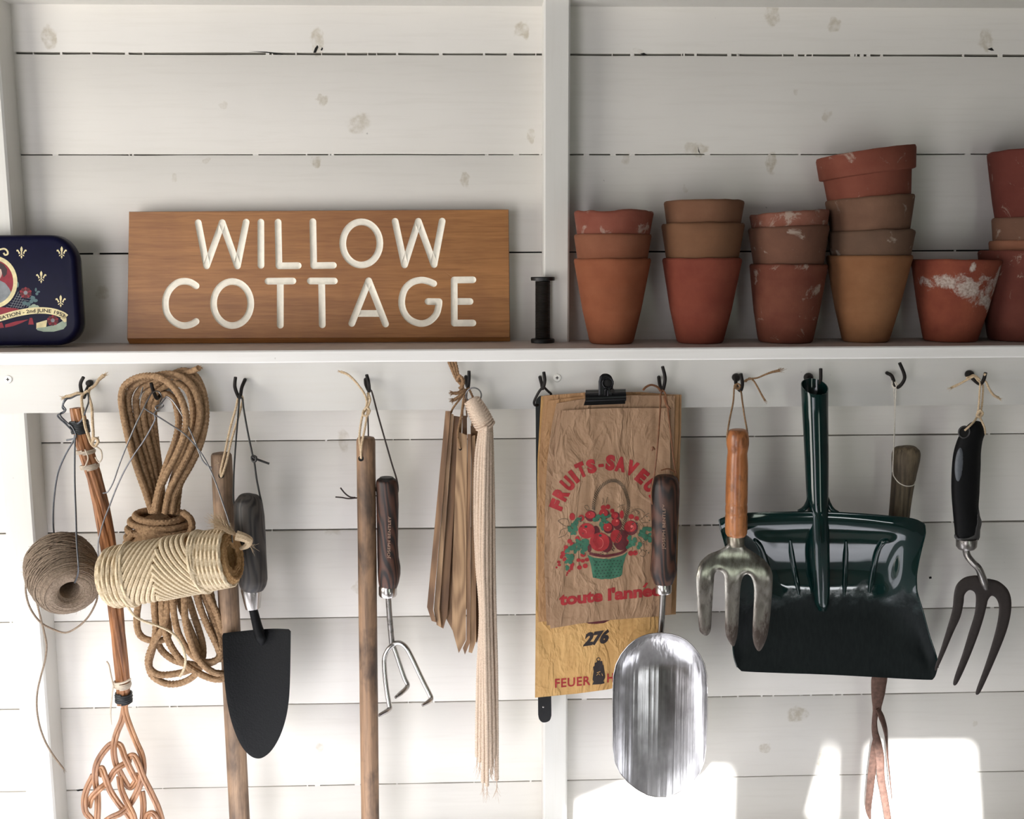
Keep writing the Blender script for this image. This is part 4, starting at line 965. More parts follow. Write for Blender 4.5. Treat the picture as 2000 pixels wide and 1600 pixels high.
m = MB(); m.tube(Wp([(470,1072,160),(482,1066,166),(486,1056,170),(476,1050,172),(462,1046,172)]), [R2*1.2, R2*2.2, R2*3, R2*3.4, R2*3.8], 8); 
for px, py in ((464,1047),(456,1040),(448,1034)): fibres(m, W(px, py, 172), (-.8, -.15, .6), 90, .028, .0003, .26)
fibres(m, W(484,1062,168), (.8, -.2, -.6), 10, .02, .0002, .5); m.build('frayed_tuft', M['twine'], sr)
sw = root('wire_hanger', W(300, 780, 90), 'thin bent wire spread over the rope coil, carrying the sisal roll', 'wire')
wr = 1.45*KP; m = MB()
m.tube(Wp([(296,768,104),(288,782,116),(281,797,122),(266,828,126),(250,865,126),(234,905,124),(222,940,122),(211,960,120),(203,963,120),(201,964,120)]), wr, 8)
m.tube(Wp([(281,797,122),(290,803,123),(300,809,122),(312,816,122),(334,830,124),(358,846,126),(380,868,126),(398,893,128),(412,920,132),(424,950,138),(436,985,146),(446,1015,152),(452,1038,158),(454,1060,160)]), wr, 8)
m.tube(Wp([(296,768,104),(303,764,98),(311,766,95),(316,776,100),(313,786,112),(319,792,116),(314,797,118),(306,802,120),(301,809,122),(303,818,122),(296,834,123),(280,862,124),(262,888,124),(244,918,124),(228,952,124),(214,988,128),(204,1014,132),(196,1040,136),(192,1062,138),(192,1084,138),(196,1100,138)]), wr, 8)
m.tube(Wp([(307,803,120),(304,795,119),(313,790,116),(319,783,112),(326,775,110),(338,784,112),(352,805,116),(366,830,118),(378,856,120),(388,882,122),(396,900,123),(406,910,123),(414,914,123)]), wr, 8)
m.tube(Wp([(279,756,110),(276,768,112),(272,780,114)]), wr*.8, 6)
m.build('wire', M['wire'], sw)
# ------------------------------------------------------------------ poles, trowel, cultivator
def pole(name, top, bot, r, label, mat, hole, dz=.88):
    a, b = W(*top), W(*bot); k = S(top[0], top[1], top[2])
    o = root(name, a, label, 'wooden pole'); ax = (b-a); t = (dz-a.z)/ax.z; b = a+ax*t; L = (b-a).length; n = 30; m = MB(); sd = random.uniform(0, 30)
    pr = [(0, r*k*.5), (.0012, r*k*.86), (.004, r*k*.98)]+[(.01+(L-.01)*i/n, r*k*(1+.015*noise.noise(Vector((sd, i*.4, 0))))) for i in range(n+1)]
    m.lathe(a, b-a, pr, 28); m.build('pole', mat, o)
    h = W(*hole); m = MB(); m.lathe(h, (0, -1, 0), [(-.001, .0001), (-.0005, .0028), (.0006, .0038), (.0006, .0001)], 18); m.build('cord_hole', M['void'], o)
    return o
p1 = pole('wooden_pole', (432,884,84), (468,1600,84), 20.5, 'slanting weathered wooden pole behind the black trowel', M['stick'], (432,929,98.4))
m = MB(); R = 2.5*KP; tw = (2, .007, .28)
m.tube(Wp([(470,770,80),(474,778,86),(472,790,90),(464,820,96),(452,860,102),(444,895,105),(437,920,103),(432,932,98)]), R, 8, sub=.001, twist=tw)
m.tube(Wp([(470,770,80),(465,778,88),(460,800,94),(450,835,99),(440,880,103),(432,915,103),(431,930,98)]), R, 8, sub=.001, twist=tw); fibres(m, W(428,905,102), (-.8, -.3, .3), 6, .009, .00012, .5)
m.build('hanging_loop', M['twine'], p1)
tr = root('garden_trowel', W(483, 966, 105), 'black bladed garden trowel with a grey wooden handle', 'trowel')
def handle(px, d, mat, name, par, fl=1.0, seg=28):
    m = MB(); pts = [W(x, y, d if not isinstance(d, (list, tuple)) else d[i]) for i, (x, y, r) in enumerate(px)]; k = S(px[0][0], px[0][1], d if not isinstance(d, (list, tuple)) else d[0])
    Q, RR = [], []
    for i in range(len(pts)-1):
        n = max(2, int((pts[i+1]-pts[i]).length/.0012))
        for j in range(n): Q.append(pts[i].lerp(pts[i+1], j/n)); RR.append((px[i][2]*(1-j/n)+px[i+1][2]*j/n)*k)
    Q.append(pts[-1]); RR.append(px[-1][2]*k)
    for _ in range(2): RR = [RR[0]]+[(RR[i-1]+RR[i]*2+RR[i+1])/4 for i in range(1, len(RR)-1)]+[RR[-1]]
    m.tube(Q, RR, seg, spline=False, flat=(1, fl)); return m.build(name, mat, par)
handle([(483,965,10),(483,968,18),(484,975,24.5),(485,986,28),(487,1010,29.5),(489,1045,29.5),(491,1085,29),(493,1110,28.5),(494,1132,28.5),(494,1144,26),(494,1152,21)], 108, M['ash_grey'], 'handle', tr)
m = MB(); m.tube(Wp([(491,1149),(491,1153),(493,1178),(494,1188)], 108), [20.5*KP, 20.5*KP, 16.5*KP, 14.5*KP], 28, spline=False); m.build('ferrule', M['steel'], tr)
m = MB(); m.tube(Wp([(493,1184,108),(498,1205,107),(504,1228,106),(509,1244,105),(511,1256,100)]), [8.5*KP, 9*KP, 10*KP, 11*KP, 7*KP], 16); m.build('tang', M['trowel'], tr)
bl = crom([(436,1237),(470,1233),(500,1230),(535,1228),(564,1229)], 4, False)+crom([(568,1233),(567.5,1280),(566.5,1330),(564,1370),(558,1405),(547,1438),(532,1464),(517,1478),(503,1482),(488,1476),(472,1458),(458,1428),(447,1390),(440,1345),(436,1290),(434,1242)], 4, False)
m = MB(); cxl = lambda y: 501+(y-1236)*.01
inflate(m, bl, 96, .6, 3, 7, bend=lambda x, y: 9*((x-cxl(y))/66)**2*(1.1-max(0, (y-1300)/260))+(6 if y < 1240 else 0)*0, back=1); m.build('blade', M['trowel'], tr)
m = MB(); R = 1.7*KP
m.tube(Wp([(464,770,92),(467,778,96),(466,800,98),(461,860,102),(457,920,106),(456,970,110),(458,990,110)]), R, 8)
m.tube(Wp([(466,777,96),(473,779,95),(476,800,98),(484,845,102),(493,888,106),(497,905,107),(501,935,108),(507,965,108),(511,985,106),(507,1000,104)]), R*1.1, 8)
m.tube(Wp([(494,890,107),(500,893,111),(499,901,112),(493,900,110),(492,892,108),(499,896,109),(512,901,108),(526,906,107)]), R*1.3, 8); m.build('hanging_cord', M['leather_black'], tr)

p2 = pole('wooden_pole', (714.5,853,84), (723,1600,84), 18.6, 'upright stained wooden pole hiding part of the cultivator handle', M['stick_dark'], (705,896,97))
m = MB(); R = 2.5*KP; tw = (2, .007, .28)
m.tube(Wp([(721,757,80),(720,768,88),(717,785,94),(714,800,97),(708,812,100),(703,840,103),(702,862,103),(705,885,100),(706,898,96)]), [R]*7+[R*.8, R*.8], 8, sub=.001, twist=tw)
m.tube(Wp([(718,768,88),(723,780,94),(719,795,97),(717,810,100),(712,840,103),(706,870,103),(705,895,97)]), R, 8, sub=.001, twist=tw)
m.tube(Wp([(710,803,100),(716,796,103),(722,802,103),(717,812,104),(709,810,103),(710,801,101)]), R, 8, sub=.001, twist=tw)
m.tube(Wp([(717,785,95),(712,770,92),(702,755,88),(690,741,84),(678,731,82),(665,726,80)]), [R, R, R*.9, R, R*1.1, R*1.2], 8, sub=.001, twist=tw); fibres(m, W(666,726,80), (-1, 0, .2), 14, .005, .0002, .4)
m.build('hanging_loop', M['twine'], p2)
cu = root('hand_cultivator', W(757, 937, 88), 'three-pronged steel hand cultivator with a dark wooden handle beside the upright pole', 'cultivator')
HB = [(755,934.5,13),(755,936,18),(755,941,20.8),(756,955,21.6),(757,985,21.8),(757,1030,21),(757,1065,20.6),(758,1090,21.2),(760,1108,22.6),(760,1120,22.6),(759,1136,20.5),(758,1147,17.5)]
handle(HB, 84, M['ash_dark'], 'handle', cu, .95)
m = MB(); m.tube(Wp([(755,932.2),(755,938)], 84), [13*KP, 19*KP], 24, spline=False); m.build('end_cap', M['leather_black'], cu)
m = MB(); m.tube(Wp([(757.5,1144),(757.5,1147),(757.5,1161),(757.5,1164)], 84), [17.5*KP, 18.6*KP, 18.6*KP, 17*KP], 28, spline=False); m.build('ferrule', M['steel'], cu)
m = MB(); m.tube(Wp([(758,1160),(761,1205),(764,1240),(766,1262)], 84), 5.8*KP, 14); m.build('shaft', M['steel_dark'], cu)
def prong(pts): m = MB(); m.tube(Wp(pts), [5*KP]*(len(pts)-1)+[3*KP], 12, sub=6, flat=(1, 1)); m.build('prong', M['steel'], cu)
prong([(775,1256,86),(762,1264,88),(752,1282,90),(751,1305,92),(755,1345,96),(760,1375,99),(761,1384,101),(754,1390,108),(740,1398,118)])
prong([(766,1258,86),(781,1256,88),(794,1266,90),(806,1288,92),(822,1322,95),(838,1354,98),(842,1364,100),(838,1370,106),(825,1378,116)])
prong([(766,1256,84),(772,1272,84),(780,1296,86),(790,1325,88),(796,1338,90),(792,1346,96),(782,1355,104),(772,1363,112)])
m = MB(); R = 1.5*KP
m.tube(Wp([(719,764,88),(724,762,90),(728,772,92),(738,810,93),(751,856,92),(765,905,90),(775,938,88),(777,960,82),(770,972,78)]), R*1.15, 8)
m.tube(Wp([(719,764,88),(718,790,84),(719,830,72),(722,900,66),(735,960,66)]), R, 8)
m.tube(Wp([(735,968,66),(712,971,68),(694,973,72),(680,974,74),(668,972,75),(655,971,76)]), R, 8); m.tube(Wp([(694,972,73),(684,971,76),(674,964,78),(665,953,80)]), R, 8); m.build('hanging_cord', M['leather'], cu)
def label_text(s, x0, y0, x1, y1, d, size, mat, par, curve=0.0, bold=.01, sp=1.05):
    """stamped lettering running from (x0,y0) to (x1,y1) with tops to the left"""
    vs, fs = text_mesh(s, 1.0, bold, sp); xs = [v[0] for v in vs]; a = min(xs); L = max(xs)-a; m = MB(); P_ = []
    dx, dy = x1-x0, y1-y0; l = math.hypot(dx, dy)
    for v in vs:
        t = (v[0]-a)/L; hh = (v[1]-.35)*size; px, py = x0+dx*t+dy/l*hh, y0+dy*t-dx/l*hh; P_.append(W(px, py, d-curve*(hh/size)**2))
    m.add(P_, fs); return m.build('stamped_lettering', mat, par, smooth=0)
M['stamp'] = plain('stamped_lettering', (158, 128, 108), .6, 0, .2, 300)
label_text('JOSEPH BENTLEY', 759, 1091, 761, 1009, 84+15.4, 7.5, M['stamp'], cu, .4)

# ------------------------------------------------------------------ plant markers and cotton mop
STK = [  # outline, back and front distance, material, label
 ([(870,803),(880,803),(846,1192),(852,1216),(843,1213),(834,1186)], 88, 108, 'stake_dark', 'outermost brown wooden plant marker on the left of the hanging bundle'),
 ([(879,806),(886,810),(858,1190),(862,1226),(853,1221),(847,1192)], 84, 105, 'stake', 'thin wooden plant marker seen on edge, second from the left of the bundle'),
 ([(886,812),(898,814),(874,1200),(866,1228),(862,1226),(858,1190)], 80, 98, 'stake_dark', 'wooden plant marker in shade, third from the left of the bundle'),
 ([(893,815),(903,816),(883,1228),(884,1232),(871,1208),(874,1100)], 84, 90, 'stake', 'wooden plant marker half hidden behind the broad front marker'),
 ([(893,843),(912,850),(910,1250),(896,1276),(883,1228),(884,1100)], 106, 109, 'stake', 'broad flat wooden plant marker at the front of the bundle'),
 ([(913,848),(920,848),(918,1255),(908,1279),(904,1266),(911,1250)], 92, 108, 'stake_dark', 'narrow wooden plant marker seen on edge beside the broad front marker'),
 ([(921,852),(928,850),(930,1252),(922,1276),(915,1274),(918,1252)], 88, 104, 'stake', 'wooden plant marker seen on edge next to the cotton mop cords'),
 ([(919,832),(934,836),(936,1235),(931,1258),(929,1250),(925,1100)], 82, 88, 'stake_dark', 'wooden plant marker at the back, half hidden by the cotton mop'),
 ([(903,812),(912,812),(914,1180),(908,1200),(902,1180)], 80, 88, 'stake_dark', 'wooden plant marker mostly hidden at the back of the bundle, only its top showing'),
]
for poly, d0, d1, mt, lb in STK:
    m = MB(); prism(m, poly, d0, d1); c = W(poly[0][0], poly[0][1], d0); o = m.build('plant_marker', M[mt], None, loc=c, smooth=0); tag(o, lb, 'plant marker', 'wooden plant markers')
    if 'broad' in lb: m = MB(); m.lathe(W(899, 877, 109.2), (0, -1, 0), [(-.0005, .0002), (0, .0022), (.0002, .0001)], 12); m.build('cord_hole', M['void'], o)
tt = root('twine_tie', W(905, 760, 90), 'knotted brown jute twine tying the plant markers to their hook', 'twine'); m = MB(); R = 3.4*KP; tw = (2, .008, .28)
for o_ in (-7, 0, 7): m.tube(Wp([(879+o_,696,84),(886+o_*.8,716,86),(893+o_*.4,738,88),(901,752,92),(906,764,96)]), R, 8, sub=.0012, twist=tw)
m.tube(Wp([(893,745,92),(897,735,95),(904,742,96),(903,754,97),(897,760,97)]), R*1.2, 8, sub=.0012, twist=tw)
m.tube(Wp([(908,762,94),(901,764,96),(894,768,98),(886,768,100)]), R*1.15, 8, sub=.0012, twist=tw); fibres(m, W(888,768,100), (-1, -.2, .1), 50, .007, .0003, .5)
m.tube(Wp([(908,764,94),(902,770,97),(894,777,99),(886,782,101)]), R*1.15, 8, sub=.0012, twist=tw); fibres(m, W(888,780,101), (-1, -.2, -.4), 50, .007, .0003, .5)
R = 2.2*KP; tw = (2, .006, .28)
m.tube(Wp([(910,760,92),(904,772,96),(894,785,98),(885,797,98),(881,806,94)]), R, 8, sub=.001, twist=tw)
m.tube(Wp([(911,760,92),(906,775,98),(903,795,103),(900,815,108),(896,835,111),(894,852,112),(897,866,112.5),(899,877,111)]), R, 8, sub=.001, twist=tw)
m.tube(Wp([(912,758,90),(909,780,94),(904,800,96),(904,814,92)]), R*.8, 8, sub=.001, twist=tw)
m.tube(Wp([(913,758,90),(911,780,90),(911,800,88),(912,815,86)]), R*.7, 8, sub=.001, twist=tw)
m.tube(Wp([(914,757,92),(920,768,92),(925,782,90),(924,800,88),(922,834,86)]), R*1.1, 8, sub=.001, twist=tw); m.build('twine', M['twine_brown'], tt)
mo = root('cotton_mop', W(930, 790, 100), 'bunch of pale cotton cords bound at the top, hanging on a metal ring', 'mop')
c = W(925, 772, 97); m = MB(); k = S(925, 772, 97); m.tube([c+Vector((math.cos(a)*15*k, -math.sin(a)*.003, math.sin(a)*15*k)) for a in [2*PI*i/24 for i in range(24)]], 1.5*KP, 8, closed=True, sub=2); m.build('ring', M['wire'], mo)
hd = [(921,781,100),(926,790,102),(934,806,104),(942,820,104),(949,834,103)]
m = MB(); m.tube(Wp(hd), [13*KP, 15.5*KP, 17*KP, 18*KP, 16*KP], 18)
ax = (W(949,834,103)-W(921,781,100)); L = ax.length; q = []; u = Vector((0, -1, 0)); u = (u-ax.normalized()*u.dot(ax.normalized())).normalized(); w_ = ax.normalized().cross(u)
for i in range(11*16+1): t = i/(11*16); a = 2*PI*i/16; r_ = (14.5+4.5*math.sin(min(1, t*1.2)*PI*.6))*KP; q.append(W(921,781,100)+ax*t+(u*math.cos(a)+w_*math.sin(a))*r_+ax.normalized()*.0025*math.cos(a))
m.tube(q, 2.6*KP, 7, spline=False, twist=(2, .007, .25)); fibres(m, W(946,828,114), (.4, -.6, -.3), 30, .006, .0003, .7); m.build('binding', M['cotton'], mo)
CX = [(938,930,928,932,939,934,932,1478,104),(942,936,933,935,941,939,938,1488,110),(946,942,939,939,943,944,944,1528,114),(950,947,945,944,947,949,951,1535,116),(953,952,951,951,952,955,957,1500,114),(956,957,957,957,958,961,964,1482,110),(959,961,963,964,966,969,970,1524,104),(948,945,940,946,950,952,947,1505,98),(955,954,953,960,962,964,961,1492,98)]
ys = (840, 900, 1000, 1100, 1200, 1320, 1440)
for c in CX:
    m = MB(); dd = c[8]; pts = [(949+(c[0]-949)*.8, 830, 104+(dd-104)*.6)]+[(c[i], ys[i], dd) for i in range(7)]+[(c[6]+random.uniform(-1, 1), c[7], dd)]
    m.tube(Wp(pts), 4.7*KP, 9, sub=.0012, twist=(3, .011, .25)); fibres(m, W(pts[-1][0], pts[-1][1], dd), (0, 0, -1), 9, .028, .00022, .10); m.build('cord', M['cotton'], mo)
# ------------------------------------------------------------------ black bar, paper bags, clip
bb = root('flat_bar', W(1057, 775, 74), 'black flat bar hanging by a wire triangle behind the paper bags', 'bar')
m = MB(); prism(m, crom([(1046,790),(1047,782),(1052,775),(1058,773),(1066,776),(1070,784)], 3, False)+[(1077,1388)]+crom([(1077,1398),(1074,1407),(1067,1411),(1059,1411),(1053,1405),(1051,1396)], 3, False), 70, 76); m.build('bar', M['blackbar'], bb, smooth=35)
m = MB(); m.lathe(W(1061, 1381, 76.2), (0, -1, 0), [(-.001, .0015), (.0006, .0014), (.0008, .0002)], 10); m.build('rivet', M['steel'], bb)
m = MB(); m.tube(Wp([(1060,757,87),(1053,765,86),(1045,780,82),(1043,788,80),(1047,792,77),(1060,786,72),(1076,772,77),(1070,764,82),(1063,757,87)]), 2.6*KP, 8, sub=5); m.build('hanging_wire', M['iron'], bb)

def ipol(tab, t):
    if t <= tab[0][0]: return tab[0][1:]
    for a, b in zip(tab, tab[1:]):
        if t <= b[0]:
            f = (t-a[0])/(b[0]-a[0]); return tuple(x*(1-f)+y*f for x, y in zip(a[1:], b[1:]))
    return tab[-1][1:]
class Bag:
    """paper bag hanging flat: side edges by height, top and bottom edge lines, gentle folds"""
    def __init__(s, sides, top, bot, d, amp, seed, bulge=2.0, thick=.0016, gus=()):
        s.sides, s.top, s.bot, s.d, s.amp, s.seed, s.bulge, s.thick, s.gus = sides, top, bot, d, amp, seed, bulge, thick, gus
    def depth(s, x, y, u, v):
        p = Vector((x*.010+s.seed, y*.006, s.seed)); e = min(1, v*6)
        h = s.amp*(noise.noise(p)+.5*noise.noise(p*2.7)+.28*noise.noise(Vector((x*.055, y*.035, s.seed)))) * e
        h += s.amp*.7*abs(noise.noise(Vector((x*.03+s.seed, y*.012+x*.02, 3))))*e
        for gx, w, k in s.gus: h += k*math.exp(-((x-gx)/w)**2)
        return s.d+h+s.bulge*math.sin(PI*u)*math.sin(PI*min(1, v*1.1))
    def xy(s, u, v):
        y = v; l, r = None, None
        ty = ipol(s.top, u)[0]; by = ipol(s.bot, u)[0]; y = ty+(by-ty)*v; l, r = ipol(s.sides, y); return l+(r-l)*u, y
    def pt(s, x, y, off=0.0):
        l, r = ipol(s.sides, y); u = (x-l)/(r-l); ty = ipol(s.top, u)[0]; by = ipol(s.bot, u)[0]; v = max(0, min(1, (y-ty)/(by-ty)))
        return W(x, y, s.depth(x, y, u, v)+off)
    def mesh(s, nu=44, nv=70):
        m = MB()
        def f(u, v): x, y = s.xy(u, v); return W(x, y, s.depth(x, y, u, v))
        m.grid(f, nu, nv, s.thick); return m
def bag(name, B, mat, label, gname='paper bags in the clip'):
    x, y = B.xy(.5, 0); r_ = root(name, W(x, y, B.d), label, 'paper bag', gname); B.mesh().build('bag', mat, r_, smooth=60); return r_
by = Bag([(772,1057,1300),(900,1050,1296),(1100,1047,1290),(1250,1046,1287),(1362,1045,1280)], [(0,774),(1,772)], [(0,1363),(.35,1355),(.6,1347),(.8,1336),(1,1326)], 78.5, 1.6, 4.0, 0.6)
b5 = Bag([(770,1062,1331),(850,1056,1330),(900,1053,1328),(1000,1050,1326),(1200,1052,1320)], [(0,773),(.3,767),(.7,766),(.93,771),(1,771)], [(0,1215),(.8,1204),(1,1200)], 82.5, .9, 9.0, .6)
b4 = Bag([(775,1072,1326),(850,1063,1325),(950,1058,1320),(1100,1056,1316),(1210,1058,1312)], [(0,783),(.2,776),(.5,770),(1,771)], [(0,1213),(1,1194)], 86.0, .9, 13.0, .5)
b3 = Bag([(775,1090,1318),(830,1078,1317),(900,1069,1316),(1000,1064,1315),(1100,1063,1314),(1226,1068,1310)], [(0,788),(.2,780),(.5,772),(1,773)], [(0,1222),(1,1199)], 89.5, .9, 17.0, .5)
b1 = Bag([(795,1100,1307),(830,1092,1308),(880,1084,1309),(950,1078,1309),(1020,1074,1310),(1120,1073,1300),(1180,1074,1290),(1228,1075,1286)], [(0,802),(.15,800),(.3,798),(.5,797),(1,797)], [(0,1228),(.25,1219),(.5,1212),(1,1204)], 95.0, 2.4, 21.0, 2.2, gus=((1230,9,-1.2),(1160,6,.8),(1282,5,-1.5)))
gy = bag('paper_bag', by, M['bag_back'], 'long yellow paper bag printed 276, hanging rearmost in the clip')
bag('paper_bag', b5, M['bag_mid'], 'brown paper bag with the widest top edge, just in front of the long yellow bag')
bag('paper_bag', b4, M['bag_mid'], 'brown paper bag, second behind the fruit basket bag')
bag('paper_bag', b3, M['bag_front'], 'brown paper bag directly behind the fruit basket bag')
gf = bag('paper_bag', b1, M['bag_front'], 'brown paper bag printed with a red and green fruit basket, front of the clip')
def on(B, polys, name, mat, par, off=.35):
    m = MB()
    for p in polys:
        if len(p) > 4 or True:
            vs, fs = [tuple(q) for q in p], [tuple(range(len(p)))]
        m.add([B.pt(x, y, off) for x, y in vs], fs)
    return m.build(name, mat, par, smooth=0)
def fill(poly, step=6):
    vs, fs = cdt(poly, step); return [[vs[i] for i in f] for f in fs]
def text_on(B, s, fn, mat, par, name='lettering', bold=.03, sp=1.0, off=.4):
    vs, fs = text_mesh(s, 1.0, bold, sp); x0 = min(v[0] for v in vs); x1 = max(v[0] for v in vs)
    m = MB(); m.add([B.pt(*fn((v[0]-x0)/(x1-x0), v[1]), off) for v in vs], fs); return m.build(name, mat, par, smooth=0)
# arched words
def arch_letter(ch, cx, cy, ang, hgt, wid):
    vs, fs = text_mesh(ch, 1.0, .05); xa = min(v[0] for v in vs); xb = max(v[0] for v in vs); ya = min(v[1] for v in vs); yb = max(v[1] for v in vs)
    o = []
    for x, y in vs:
        q = ((x-xa)/(xb-xa)-.5)*wid; p = ((y-ya)/(yb-ya)-.5)*hgt; c, s_ = math.cos(ang), math.sin(ang); o.append((cx+q*c+p*s_, cy+q*s_-p*c))
    return o, fs
AL = [('F',1087.5,986,-68,23,16),('R',1096,965,-60,26,18),('U',1109,945,-47,26,17),('I',1121,931,-38,25,7.5),('T',1135,918,-24,26,16),('S',1155,911,-14,24,16),('-',1174,909.5,-6,4.5,8.5),('S',1192,904,4,27,16),('A',1212,907,9,26,18),('V',1234,915,24,26,19),('E',1254,931,40,25,16),('U',1270,949,52,24,17),('R',1283,970,62,24,17)]
m = MB()
for ch, x, y, a, h, w in AL:
    o, fs = arch_letter(ch, x, y, math.radians(a), h*(1 if ch == '-' else 1.1), w*1.05); 
    for k9, (ox, oy) in enumerate(((0, 0), (.9, .2), (-.9, -.2), (0, .8), (0, -.8))): m.add([b1.pt(px+ox, py+oy, .4+k9*.02) for px, py in o], fs)
m.build('lettering', M['red'], gf, smooth=0)
text_on(b1, "toute l'annee", lambda t, y: (1092+200*t, 1182-20*t-y*31*(1+.0*t)), M['red'], gf, bold=.045, sp=.98)
on(b1, [[(1255,1147),(1262,1138),(1266,1139),(1260,1148)]], 'accent', M['red'], gf, .4)
# fruit basket
def fr(cx, cy, rx, ry, n=18, rot=0): return [(cx+rx*math.cos(2*PI*i/n)*math.cos(rot)-ry*math.sin(2*PI*i/n)*math.sin(rot), cy+rx*math.cos(2*PI*i/n)*math.sin(rot)+ry*math.sin(2*PI*i/n)*math.cos(rot)) for i in range(n)]
def k_(pts): return [(1070+x*.1375, 920+y*.1375) for x, y in pts]
def pk(*c, **k): cx, cy, rx, ry = c; return fr(1070+cx*.1375, 920+cy*.1375, rx*.1375, ry*.1375, **k)
hand = crom(k_([(650,560),(650,470),(690,330),(760,220),(860,150),(960,140),(1040,190),(1100,290),(1135,400),(1145,500),(1120,620),(1090,720),(1040,860),(980,990),(910,1140)]), 5, False)
on(b1, strip(hand, 6.2), 'basket_handle', M['bag_front'], gf, .3)
tw_ = []
for i in range(1, len(hand)-1):
    a, b = hand[i-1], hand[i+1]; dx, dy = b[0]-a[0], b[1]-a[1]; l = math.hypot(dx, dy); dx /= l; dy /= l
    x, y = hand[i]; n_ = (-dy, dx); tw_.append([(x+n_[0]*3.2-dx*2.6, y+n_[1]*3.2-dy*2.6), (x+n_[0]*3.2-dx*1.0, y+n_[1]*3.2-dy*1.0), (x-n_[0]*3.2+dx*2.6, y-n_[1]*3.2+dy*2.6), (x-n_[0]*3.2+dx*1.0, y-n_[1]*3.2+dy*1.0)])
on(b1, tw_, 'handle_twist', M['olive'], gf, .62)
on(b1, fill(k_([(560,1190),(640,1230),(780,1250),(940,1235),(1060,1200),(1135,1150),(1100,1230),(1070,1330),(1055,1470),(1030,1500),(900,1535),(760,1540),(640,1515),(630,1450),(610,1330),(590,1260)])), 'basket', M['green'], gf, .3)
rs = random.Random(8); dots = []
for j in range(6):
    for i in range(9):
        x = 640+i*50+(25 if j % 2 else 0)+j*3; y = 1285+j*42+10*math.sin(i*.5+1.5)
        if 640+j*6 < x < 1050: dots.append(pk(x, y, 13, 8, n=8, rot=-.5))
on(b1, dots, 'basket_weave', M['green_d'], gf, .55)
on(b1, [q for q in strip(crom(k_([(590,1170),(680,1195),(800,1210),(920,1195),(1040,1165),(1120,1110)]), 4, False), 5)], 'basket_rim', M['red_d'], gf, .5)
D_ = [pk(*f) for f in [(680,880,60,100),(830,1040,90,120),(1040,980,110,150),(860,810,75,80),(1180,810,100,105),(960,640,60,60),(800,620,80,70),(610,640,80,80),(990,760,60,80)]]
on(b1, [q for f in D_ for q in fill(f, 7)], 'fruit_shadow_print', M['red_d'], gf, .42)
R_ = [(550,850,118,110),(735,1010,140,135),(970,930,80,95),(850,800,62,60),(1170,790,88,80),(950,630,48,46),(790,600,62,60),(600,625,70,52),(960,730,58,56),(1050,620,30,60),(790,520,40,34),(855,510,32,34),(915,568,30,32),(475,668,44,46),(1185,650,40,36),(1262,676,34,34),(345,650,40,54),(420,960,34,36),(1145,960,30,40),(500,1190,40,34),(435,1268,32,26),(495,1278,32,26),(555,1262,32,26),(448,1372,34,32),(530,1350,36,34),(1178,1170,38,36),(1240,1165,36,36)]
R_ += [(330+rs.uniform(-40,40)-i*22, 1000+i*42, 34-i*1.6, 32-i*1.6) for i in range(9)]+[(260+rs.uniform(-40,40)-i*14, 1120+i*36, 30-i*2, 28-i*2) for i in range(8)]+[(355-i*16+rs.uniform(-16,16), 1330+i*30, 28-i*3, 28-i*3) for i in range(6)]
on(b1, [q for f in R_ for q in (fill(pk(*f), 7) if f[2] > 50 else [pk(*f, n=12)])], 'fruit', M['red'], gf, .55)
on(b1, [pk(*f, n=10) for f in [(590,612,10,8),(850,805,12,10),(980,712,14,12),(460,660,10,10),(1190,790,16,20),(960,630,8,8),(790,590,10,8)]]+strip([tuple(p) for p in crom(k_([(735,950),(775,980),(785,1040),(760,1090),(720,1100)]), 4, False)], .9)+strip(crom(k_([(500,830),(540,850),(545,885)]), 4, False), .9)+strip(crom(k_([(1190,770),(1220,800),(1200,840),(1170,850)]), 4, False), .9), 'fruit_gleam', M['pink'], gf, .75)
on(b1, [pk(700+i*26, 1180-i*9+14*math.sin(i), 15, 4, n=8, rot=.5) for i in range(-2, 10)]+[pk(590, 1100, 30, 60)], 'fruit_shadow', M['red_d'], gf, .66)
G_ = []
for cx, cy, sx_, sy_, n_ in [(420,720,40,50,7),(410,800,40,40,5),(790,680,90,50,10),(760,800,26,50,4),(340,830,50,60,7),(470,1010,110,40,10),(420,1090,90,70,12),(320,1160,60,90,14),(300,1270,40,60,8),(1220,1010,90,80,14),(1370,860,80,50,9),(1400,960,60,60,7),(540,1110,50,60,7),(270,1380,16,26,2),(680,690,30,30,3)]:
    for _ in range(n_): G_.append(pk(cx+rs.uniform(-1,1)*sx_, cy+rs.uniform(-1,1)*sy_, rs.uniform(22,40), rs.uniform(18,32), n=8, rot=rs.uniform(0,3)))
on(b1, G_, 'leaves', M['green'], gf, .68)
on(b1, [pk(rs.choice((430,330,420,790,1240,1390,460))+rs.uniform(-70,70), rs.choice((740,850,1090,1160,700,1050))+rs.uniform(-60,60), 10, 7, n=6) for _ in range(46)]+[pk(540,792,22,18,n=8),pk(745,918,22,18,n=8)], 'leaf_vein', M['green_d'], gf, .8)
OL = []
for pts in [[(145,710),(200,680),(280,690),(310,760),(290,790),(220,770),(145,710)],[(160,920),(190,840),(280,810),(270,880),(230,920),(150,950)],[(520,500),(560,490),(590,540),(560,560),(520,510)],[(1180,590),(1240,560),(1300,590),(1270,620)],[(1200,550),(1300,540),(1380,600)],[(1310,700),(1400,620),(1440,600)],[(1330,740),(1430,730)],[(1300,1180),(1340,1120),(1390,1160),(1360,1220),(1310,1200)],[(990,520),(1040,490),(1090,480)],[(770,470),(790,430),(780,380)],[(830,460),(840,400),(850,370)],[(1280,940),(1340,1010),(1370,1090)],[(1320,930),(1390,990),(1400,1060)]]:
    OL += strip(crom(k_(pts), 4, False), .8)
